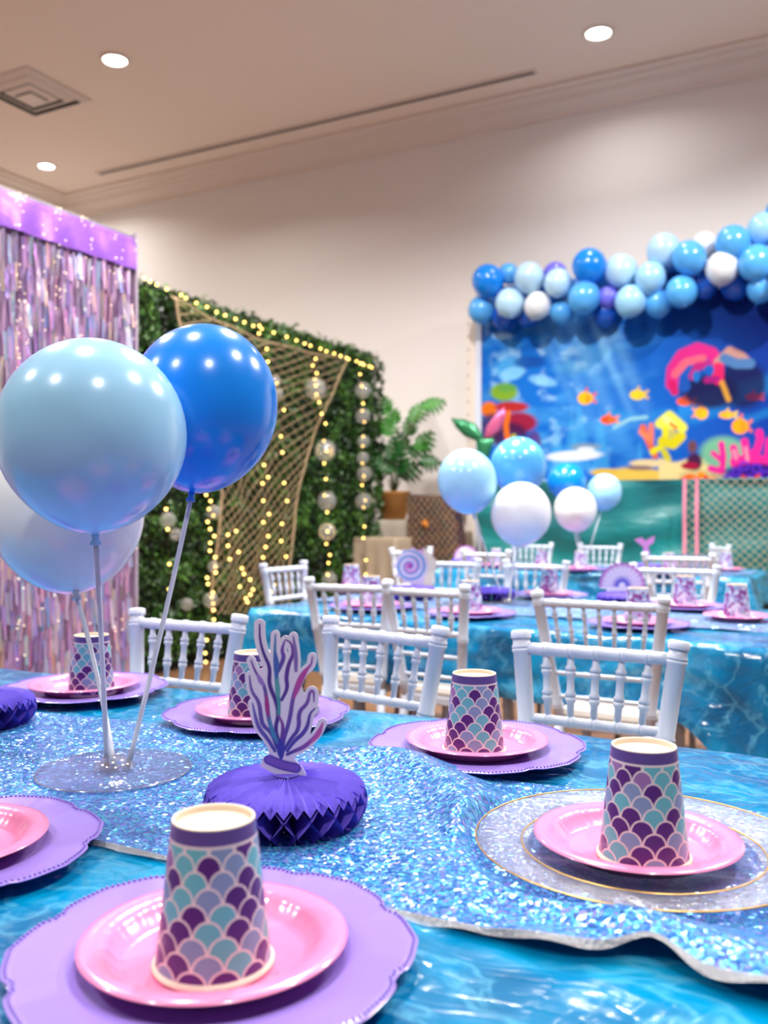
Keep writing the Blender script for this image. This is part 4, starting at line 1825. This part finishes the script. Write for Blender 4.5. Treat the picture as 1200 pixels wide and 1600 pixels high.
nxa = at_y(1068, 800, 5.89).x
def skn(s, t):
    x = nxa + (.44 - nxa) * s
    z = 1.05 - 1.0 * t
    return Vector((x + .006 * math.sin(t * 40), YS - .040 + .012 * math.sin(x * 15 + z * 3), z))
o = diamond_net(skn, 26, 19, .0019).build('fishing_net', M_ROPE2)
tag(o, 'pale fishing net over the right part of the green skirt', 'net', 'fishing nets')
for k, (uu, lab) in enumerate(((1070, 'pink ribbon strip at the left edge of the skirt net'), (1089, 'pink ribbon strip just inside the skirt net'))):
    p = at_y(uu, 800, 5.88)
    m = MB()
    vs = []
    for j in range(30):
        z = 1.05 - j * .034
        y = YS - .060 + .004 * math.sin(z * 20 + k)
        vs += [(p.x - .011, y, z), (p.x + .011, y - .003, z)]
    m.add(vs, [(2 * j, 2 * j + 1, 2 * j + 3, 2 * j + 2) for j in range(29)])
    o = m.build('ribbon', plain('pink_ribbon', srgb(214, 126, 150), .5)); tag(o, lab, 'ribbon', 'pink ribbons on the green skirt')

# mermaid tail sculpture by the backdrop's left edge
tail = thing('mermaid_tail_balloon', 'green and pink mermaid tail foil balloon left of the backdrop', 'balloon', (0, 0, 0))
def puffy(pts_uv, Y, th, mat, name, parent):
    C0 = [at_y(u, v, Y) for u, v in pts_uv]
    n = len(C0)
    cen = sum(C0, Vector()) / n
    m = MB()
    lev = [(1, 0), (.9, .55), (.7, .85), (.4, .98), (.05, 1)]
    vs, fs = [], []
    for sg in (-1, 1):
        b = len(vs)
        for k, h in lev:
            for p in C0:
                q = cen.lerp(p, k)
                vs.append((q.x, Y + sg * th * h, q.z))
        for a in range(len(lev) - 1):
            for i in range(n):
                j = (i + 1) % n
                f = (b + a * n + i, b + a * n + j, b + (a + 1) * n + j, b + (a + 1) * n + i)
                fs.append(f if sg > 0 else f[::-1])
    m.add(vs, fs)
    return m.build(name, mat, parent)
M_TG = plain('green_foil', srgb(60, 140, 96), .25, .5)
M_TP = plain('pink_foil', srgb(232, 110, 160), .25, .4)
puffy([(704, 653), (725, 655), (742, 662), (752, 676), (758, 688), (746, 690), (726, 682), (712, 668)], 6.0, .035, M_TG, 'left_fluke', tail)
puffy([(756, 688), (760, 668), (772, 652), (788, 636), (790, 648), (782, 672), (768, 686)], 6.0, .035, M_TP, 'right_fluke', tail)
puffy([(744, 684), (772, 684), (768, 700), (760, 720), (756, 760), (745, 760), (742, 720), (746, 700)], 6.0, .04, M_TG, 'tail_body', tail)
p = at_y(750, 760, 6.0)
m = MB(); m.tube([(p.x, 6.0, p.z + .02), (p.x, 6.0, 0)], .008); m.build('support_stick', M_STICK, tail)

# ------------------------------------------------------------------ leafy wall
XG = -3.2
gy0, gy1 = 2.75, 6.0
GH = 1.96
hedge = thing('leafy_wall', 'tall artificial box hedge wall covered in dense green leaves', 'plant wall', (0, 0, 0))
m = MB(); m.box((XG - .16, gy0, 0), (XG - .06, gy1, GH)); m.build('backing_panel', plain('dark_green_panel', srgb(14, 26, 10), .9), hedge, smooth=False)
NL = 30000
pos = np.empty((NL, 3)); nrm = np.empty((NL, 3))
face = RNG.random(NL)
yy = RNG.uniform(gy0, gy1, NL); zz_ = RNG.uniform(.05, GH, NL)
lump = np.array([noise.noise(Vector((a * 7, b * 7, 0))) for a, b in zip(yy, zz_)])
pos[:, 0] = XG - .055 + .05 * RNG.random(NL) + .07 * np.clip(lump + .35, 0, 1)
pos[:, 1] = yy; pos[:, 2] = zz_
nrm[:] = (1, 0, 0)
top = face < .12
pos[top, 2] = GH + .05 * RNG.random(top.sum()) * (1 + lump[top]); pos[top, 0] = XG - .16 + .16 * RNG.random(top.sum())
nrm[top] = (.4, 0, 1)
end = face > .96
pos[end, 1] = gy1 + .04 * RNG.random(end.sum()); pos[end, 0] = XG - .16 + .18 * RNG.random(end.sum()); nrm[end] = (.3, 1, 0)
D = nrm + RNG.normal(0, .55, (NL, 3)); D /= np.linalg.norm(D, axis=1)[:, None]
Tn = RNG.normal(0, 1, (NL, 3)); Tn -= (Tn * D).sum(1)[:, None] * D; Tn /= np.linalg.norm(Tn, axis=1)[:, None]
Bn = np.cross(D, Tn)
ln = RNG.uniform(.014, .026, NL)[:, None]; wd = ln * .55
V0 = pos - Tn * ln; V1 = pos + Bn * wd + D * .004; V2 = pos + Tn * ln; V3 = pos - Bn * wd + D * .004
verts = np.stack([V0, V1, V2, V3], 1).reshape(-1, 3)
me = bpy.data.meshes.new('foliage')
idx = np.arange(NL * 4).reshape(-1, 4)
me.from_pydata(verts.tolist(), [], [tuple(r) for r in idx.tolist()])
ca = me.color_attributes.new('Col', 'FLOAT_COLOR', 'POINT')
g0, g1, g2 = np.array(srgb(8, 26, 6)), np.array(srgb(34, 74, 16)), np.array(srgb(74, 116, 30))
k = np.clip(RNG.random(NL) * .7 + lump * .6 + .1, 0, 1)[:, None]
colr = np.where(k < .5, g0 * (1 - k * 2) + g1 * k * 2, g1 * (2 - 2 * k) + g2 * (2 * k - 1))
arr = np.ones((NL * 4, 4), np.float32); arr[:, :3] = np.repeat(colr, 4, 0)
ca.data.foreach_set('color', arr.ravel())
fo = mesh_obj('foliage', me, attr_mat('leaf', .45), hedge); fo['kind'] = 'stuff'

# net over the leafy wall
XN = XG + .085
def lerp_path(P, t):
    t = max(0, min(.9999, t)) * (len(P) - 1)
    i = int(t); f = t - i
    return (P[i][0] * (1 - f) + P[i + 1][0] * f, P[i][1] * (1 - f) + P[i + 1][1] * f)
LFT = [(272, 462), (286, 540), (318, 650), (345, 770), (338, 860), (330, 960)]
RGT = [(541, 560), (512, 628), (480, 716), (462, 800), (452, 880), (448, 960)]
def netp(s, t):
    a, b = lerp_path(LFT, t), lerp_path(RGT, t)
    u = a[0] * (1 - s) + b[0] * s
    v = a[1] * (1 - s) + b[1] * s
    sag = math.sin(s * PI) * (1 - t) * 16
    p = at_x(u, v + sag, XN)
    p.x += .012 * math.sin(s * 21 + t * 5) + .02 * noise.noise(Vector((s * 5, t * 5, 2)))
    if t < .02:
        p.x -= .02
    return p
nm = diamond_net(netp, 12, 25, .0025)
for edge in (0.0, 1.0):
    for off in (0, .012, -.010, .02):
        nm.tube([netp(min(1, max(0, edge + off * math.sin(q * .7 + off * 99) * .8)), q / 44) + Vector((.006, off * .3, 0)) for q in range(45)], .0034, 5)
nm.tube([netp(q / 30, 0) for q in range(31)], .005, 5)
o = nm.build('fishing_net', M_ROPE); tag(o, 'brown fishing net draped down the leafy wall', 'net', 'fishing nets')

# fairy lights and bubble garlands
ic = bmesh.new(); bmesh.ops.create_icosphere(ic, subdivisions=2, radius=.0070)
BULB = bpy.data.meshes.new('bulb'); ic.to_mesh(BULB); BULB.materials.append(M_BULB)
XB = XG + .12
BUB = {}
def bubble_mesh(r):
    key = round(r, 3)
    if key not in BUB:
        m = MB(); m.lathe([(max(.0006, r * math.cos(t)), r * math.sin(t)) for t in [-PI / 2 + PI * k / 16 for k in range(17)]], 28)
        me = m.mesh('bubble'); me.materials.append(M_BUBBLE)
        BUB[key] = me
    return BUB[key]


def light_string(label, path, nb, bubbles=(), x=XB, jit=3, top=None, group='warm fairy light strings', name='fairy_light_string'):
    t = thing(name, label, 'string lights', tuple(at_x(*path[0], x)), 0, group)
    o0 = Vector(t.location)
    m = MB()
    pts = []
    for k in range(40):
        u, v = lerp_path(path, k / 39)
        pts.append(at_x(u, v, x) - o0)
    m.tube(pts, .0011, 4)
    m.build('wire', M_LEDWIRE, t)
    for k in range(nb):
        u, v = lerp_path(path, (k + random.uniform(.2, .8)) / nb)
        p = at_x(u + random.uniform(-jit, jit), v, x + random.uniform(0, .012)) - o0
        mesh_obj('bulb', BULB, None, t, p)
    for (u, v, r) in bubbles:
        p = at_x(u, v, x + .03)
        d = (p - CAM).dot(FW)
        mesh_obj('bubble', bubble_mesh(r / F * d), None, t, p - o0)
    return t


light_string('string of warm lights with clear bubbles right of the net', [(490, 552), (493, 600), (506, 650), (509, 740), (512, 840), (515, 905)], 20,
             [(493, 608, 17), (508, 704, 17), (511, 783, 15), (511, 831, 14), (515, 905, 12)])
light_string('string of warm lights with clear bubbles at the right end of the leafy wall', [(565, 562), (567, 640), (568, 720), (569, 800), (570, 905)], 17,
             [(567, 610, 13), (567, 650, 12), (568, 690, 10), (567, 716, 10), (569, 740, 12), (568, 783, 13)])
light_string('string of warm lights hanging down the middle of the net', [(407, 500), (412, 590), (413, 700), (418, 800), (415, 890), (428, 935)], 26, jit=8)
light_string('string of warm lights with bubbles left of the net', [(330, 770), (328, 830), (330, 900), (326, 960), (330, 1060)], 24,
             [(334, 800, 11), (329, 938, 12), (333, 885, 9), (292, 944, 10)], jit=8)
light_string('short loose string of warm lights in the lower net', [(362, 820), (362, 860), (378, 900), (388, 925), (398, 945)], 13, jit=12)
light_string('string of warm lights beside the net hem, next to the chair', [(436, 590), (445, 700), (442, 800), (440, 880)], 9, [(430, 596, 9), (434, 615, 9)], jit=7)
light_string('row of warm lights along the top edge of the leafy wall', [(215, 430), (275, 458), (340, 488), (405, 512), (470, 534), (520, 552), (560, 566), (585, 575)], 30,
             x=XG + .06, jit=2)
light_string('faint string with bubbles beside the shiny curtain', [(255, 640), (258, 760), (262, 850), (268, 960)], 6, [(262, 812, 13), (275, 835, 10)])

# ------------------------------------------------------------------ iridescent foil curtain
XS = -2.76
sy0, sy1 = 1.35, 2.945
SH = 2.01
cur = thing('foil_curtain', 'iridescent pink and lilac foil tab curtain on a frame at the left', 'curtain', (0, 0, 0))
pal = [srgb(*c) for c in ((206, 150, 214), (176, 128, 214), (226, 170, 196), (240, 190, 170), (150, 150, 220), (120, 170, 226), (206, 186, 226), (228, 206, 190), (180, 206, 222), (214, 130, 190), (170, 120, 200), (232, 214, 232))]
m = MB()
cw = .0145
ncol = int((sy1 - sy0) / cw)
for i in range(ncol):
    y = sy0 + i * cw
    base = random.choice(pal)
    z = SH - .13 - random.random() * .03
    while z > .10:
        h = .115 + random.uniform(-.012, .012)
        c = random.choice(pal) if random.random() < .55 else base
        tx = random.uniform(-.003, .003)
        ty = random.uniform(-.010, .014)
        xo = XS + random.uniform(0, .006)
        g = .0018
        tw = random.uniform(-.006, .006)
        m.add([(xo - tw, y + g, z), (xo + tw, y + cw - g, z), (xo + tw + ty, y + cw - g + tx, z - h + .002), (xo - tw + ty, y + g + tx, z - h + .002)], [(0, 1, 2, 3)], c)
        z -= h
def mat_foil():
    n = NT('iridescent_foil')
    a = n.n('ShaderNodeAttribute', attribute_name='Col')
    c = n.coord()
    ns = n.noise(n.mapping(c, (1, 60, 9)), 1.0, 3)
    lw = n.n('ShaderNodeLayerWeight'); lw.inputs[0].default_value = .5
    hue = n.ramp(n.math('FRACT', n.math('ADD', n.math('MULTIPLY', ns, 3.0), lw.outputs['Facing'])),
                 [(0, srgb(236, 150, 190)), (.25, srgb(190, 150, 236)), (.5, srgb(130, 180, 240)), (.7, srgb(240, 214, 180)), (1, srgb(236, 150, 190))])
    col = n.mix(.40, a.outputs['Color'], hue)
    n.pri(Base_Color=col, Roughness=.20, Metallic=.45, Normal=n.bump(n.noise(n.mapping(c, (1, 70, 16)), 1.0, 3), .5, .01))
    return n.m
M_FOIL = mat_foil()
fo = m.build('foil_tabs', M_FOIL, cur, smooth=False); fo['kind'] = 'stuff'
m = MB()
vs = []
for i in range(121):
    y = sy0 + (sy1 - sy0) * i / 120
    for z, xo in ((SH, .0), (SH - .05, .012 + .004 * math.sin(y * 30)), (SH - .135, .010 + .006 * math.sin(y * 41))):
        vs.append((XS + xo, y, z))
m.add(vs, [(i * 3 + j, (i + 1) * 3 + j, (i + 1) * 3 + j + 1, i * 3 + j + 1) for i in range(120) for j in range(2)], srgb(128, 70, 190))
m.build('smooth_header', plain('violet_foil', srgb(152, 96, 206), .3, .35, bump=(40, .5)), cur)
m = MB(); m.box((XS - .03, sy0, .0), (XS - .014, sy1, SH)); m.build('backing_panel', plain('lilac_backing', srgb(176, 138, 180), .6), cur, smooth=False)
m = MB(); m.tube([(XS - .02, sy0, SH + .008), (XS - .02, sy1, SH + .008)], .012); m.build('top_bar', plain('pale_steel', srgb(206, 200, 206), .3, .6), cur)
m = MB(); m.box((XS - .04, sy1, 0), (XS + .012, sy1 + .012, SH + .02)); m.build('side_post', plain('pale_steel_post', srgb(200, 186, 200), .3, .5), cur, smooth=False)
# foil glints, put in as small glowing specks on a carrier wire
t = thing('fairy_light_string', 'scattered tiny glowing specks added as glints on the foil curtain', 'string lights', (XS + .018, sy0, SH), 0, 'warm fairy light strings')
m = MB(); m.tube([(0, .4, 0), (0, sy1 - sy0, 0)], .001, 4); m.build('wire', M_LEDWIRE, t)
ic = bmesh.new(); bmesh.ops.create_icosphere(ic, subdivisions=1, radius=.0024)
GLINT = bpy.data.meshes.new('bulb'); ic.to_mesh(GLINT); GLINT.materials.append(mat_emit('foil_glint_glow', (1, .78, .52), 5))  # glow stands in for lamp light glinting off the foil
cols = sorted(random.uniform(.6, sy1 - sy0 - .01) for _ in range(26)) + [sy1 - sy0 - .012]
for k in range(285):
    y = random.choice(cols) + random.uniform(-.006, .006)
    mesh_obj('bulb', GLINT, None, t, (random.uniform(-.002, .012), y, -1.9 * random.random() ** 1.5))  # glint specks, not real bulbs

# ------------------------------------------------------------------ corner display: draped stands, plant, basket
def mat_burlap(name, rgb):
    n = NT(name)
    c = n.coord()
    w = n.noise(c, 120, 2)
    n.pri(Base_Color=n.mix(w, rgb, tuple(x * .7 for x in rgb)), Roughness=.9, Normal=n.bump(w, .3, .003))
    return n.m
M_BURL = mat_burlap('burlap', srgb(186, 166, 142))
M_LINEN = mat_burlap('linen', srgb(206, 194, 178))


def draped_stand(label, cx, cy, hx, hy, H, mat, seed):
    m = MB()
    N = 96
    vs, fs = [], []
    for j, (k, z) in enumerate(((.02, H), (.5, H), (.97, H), (1.0, H - .012))):
        for i in range(N):
            a = 2 * PI * i / N
            c_, s_ = math.cos(a), math.sin(a)
            q = 1 / max(abs(c_), abs(s_))
            vs.append((hx * c_ * q * k, hy * s_ * q * k, z))
    for r in range(1, 15):
        g = r / 14
        for i in range(N):
            a = 2 * PI * i / N
            c_, s_ = math.cos(a), math.sin(a)
            q = 1 / max(abs(c_), abs(s_))
            wv = 1 + (.16 * g) + .11 * g * math.sin(a * 11 + seed) + .06 * g * math.sin(a * 7 + seed * 2)
            vs.append((hx * c_ * q * wv, hy * s_ * q * wv, (H - .012) * (1 - g) + .004))
    R = 4 + 14
    for r in range(R - 1):
        for i in range(N):
            j = (i + 1) % N
            fs.append((r * N + i, (r + 1) * N + i, (r + 1) * N + j, r * N + j))
    m.add(vs, fs)
    o = m.build('draped_stand', mat, loc=(cx, cy, 0)); tag(o, label, 'display stand', 'cloth-draped display stands')
    return o


p = at_y(618, 815, 6.15)
draped_stand('pale linen-draped stand holding the potted plant', p.x, 6.18, .21, .20, .78, M_LINEN, 1)
p2 = at_y(600, 835, 5.75)
draped_stand('lower burlap-draped stand in front of the potted plant', p2.x, 5.74, .17, .14, .66, M_BURL, 3)
p3 = at_y(700, 850, 5.95)
draped_stand('burlap-draped stand behind the netted panel', p3.x - .12, 6.14, .18, .12, .70, M_BURL, 5)

pl = thing('potted_plant', 'potted green plant with split leaves in a woven basket pot', 'plant', (p.x - .02, 6.15, .782))
m = MB(); m.lathe([(.0005, .0), (.095, .0), (.128, .19), (.134, .195), (.134, .215), (.124, .215), (.118, .19), (.0005, .185)], 40, rfun=lambda a, r: 1 + .015 * math.sin(a * 20))
n_ = NT('woven_basket'); c_ = n_.coord(); wv_ = n_.n('ShaderNodeTexWave', bands_direction='Z'); n_.set(wv_.inputs['Vector'], c_); wv_.inputs['Scale'].default_value = 24; wv_.inputs['Distortion'].default_value = 2
n_.pri(Base_Color=n_.mix(wv_.outputs['Fac'], srgb(136, 84, 34), srgb(196, 136, 66)), Roughness=.8, Normal=n_.bump(wv_.outputs['Fac'], .5, .01))
m.build('basket_pot', n_.m, pl)


def split_leaf(size, lobes=5):
    """a split leaf: midrib plus pointed lobes each side, lying in xy, tip along +y"""
    m = MB()
    for s in (-1, 1):
        for k in range(lobes):
            f = k / (lobes - 1)
            y0 = size * (.05 + .75 * f)
            w = size * (.48 * math.sin(PI * (.25 + .68 * f)) + .05)
            hgt = size * .17
            m.add([(0, y0, 0), (s * w * .55, y0 + hgt * .35, .012 * size / .1), (s * w, y0 + hgt * 1.3, -.02 * size / .1), (s * w * .62, y0 + hgt * 1.45, .006), (0, y0 + hgt * 1.05, 0)], [(0, 1, 2, 3, 4) if s > 0 else (4, 3, 2, 1, 0)])
    m.add([(-size * .06, size * .8, 0), (size * .06, size * .8, 0), (0, size * 1.08, -.01)], [(0, 1, 2)])
    return m


M_LEAF = plain('glossy_leaf', srgb(58, 128, 40), .35)
M_LEAF2 = plain('dark_leaf', srgb(30, 84, 28), .4)
M_STEM = plain('leaf_stem', srgb(84, 110, 50), .6)
LV = [(601, 632, 20, 0), (583, 668, 50, 1), (608, 668, -20, 0), (628, 690, 30, 1), (652, 645, -35, 0), (676, 632, -75, 0), (640, 668, 15, 0), (590, 700, 70, 1), (614, 702, -10, 1), (655, 702, -60, 1),
      (672, 722, -100, 1), (600, 726, 60, 1), (640, 735, -60, 1), (624, 722, 0, 1), (580, 735, 95, 0), (662, 690, -40, 0), (612, 650, 40, 0)]
for k, (u, v, ang, dk) in enumerate(LV):
    m = MB()
    yy_ = 6.15 - .10 * (k % 3)
    q_ = at_y(u, v, yy_) - Vector(pl.location)
    sz = random.uniform(.15, .21)
    a_ = math.radians(ang)
    dirv = RT * (-math.sin(a_)) + Vector((0, 0, math.cos(a_)))
    base_ = q_ - dirv * sz * .5
    m.tube([(0, 0, .18), (base_.x * .45, base_.y * .5, .18 + (base_.z - .18) * .6), base_], [.005, .004, .003], 6)
    st = m.build('stem', M_STEM, pl)
    lo = split_leaf(sz).build('leaf', (M_LEAF, M_LEAF2)[dk], st, smooth=False)
    nrm_ = (-FW + Vector((0, 0, .55)) + RT * random.uniform(-.4, .4)).normalized()
    nrm_ = (nrm_ - dirv * nrm_.dot(dirv)).normalized()
    xax = dirv.cross(nrm_).normalized()
    Mx = Matrix((xax, dirv, nrm_)).transposed().to_4x4()
    Mx.translation = base_
    lo.matrix_local = Mx

# netted panel with starfish
PY = 5.86
pa, pb = at_y(637, 775, PY), at_y(716, 870, PY)
panel = thing('netted_display_panel', 'dark mosaic panel under brown net with an orange starfish', 'display panel', (0, 0, 0))
def mat_mosaic():
    n = NT('dark_mosaic_cloth')
    v = n.n('ShaderNodeTexVoronoi'); n.set(v.inputs['Vector'], n.coord()); v.inputs['Scale'].default_value = 40
    r = n.sep(v.outputs['Color'])[0]
    n.pri(Base_Color=n.ramp(r, [(0, srgb(52, 26, 48)), (.35, srgb(84, 44, 52)), (.6, srgb(98, 66, 54)), (.8, srgb(40, 52, 56))], 'CONSTANT'), Roughness=.8)
    return n.m
m = MB()
prof = [(pa.x, .5), (pa.x, pa.z - .01), (pa.x + .02, pa.z + .012), (pb.x - .07, pa.z), (pb.x - .02, pa.z - .05), (pb.x + .03, pb.z), (pb.x + .05, .5)]
n = len(prof)
m.add([(x, PY, z) for x, z in prof] + [(x, PY + .10, z) for x, z in prof], [tuple(range(n))[::-1], tuple(range(n, 2 * n))] + [(i, (i + 1) % n, n + (i + 1) % n, n + i) for i in range(n)])
m.build('mosaic_board', mat_mosaic(), panel, smooth=False)
m = MB(); m.box((pa.x + .02, PY + .02, 0), (pb.x + .02, PY + .09, .5)); m.build('support_box', M_BURL, panel, smooth=False)
def pn(s, t):
    xr = pb.x - .03 + .06 * t
    x = pa.x + (xr - pa.x) * s
    return Vector((x, PY - .012 - .008 * math.sin(s * 9), pa.z - t * (pa.z - .42)))
diamond_net(pn, 8, 9, .0026).build('net_cover', M_ROPE, panel)
sc = at_y(667, 818, PY)
m = MB()
ps = []
for k in range(10):
    a = PI / 2 + 2 * PI * k / 10
    r = .040 if k % 2 == 0 else .016
    ps.append((r * math.cos(a), 0, r * math.sin(a)))
m.add(ps + [(0, -.014, 0), (0, .004, 0)], [(i, (i + 1) % 10, 10) for i in range(10)] + [((i + 1) % 10, i, 11) for i in range(10)])
m.build('starfish', plain('orange_starfish', srgb(226, 140, 40), .7), panel, smooth=False, loc=(sc.x, PY - .03, sc.z))

# parent-less prototypes that were never placed would sit at the origin: remove them
for pr in (P_CH, P_PL, P_CU, P_CS, PC, PW):
    if id(pr) not in used:
        for ch in list(pr.children):
            bpy.data.objects.remove(ch)
        bpy.data.objects.remove(pr)
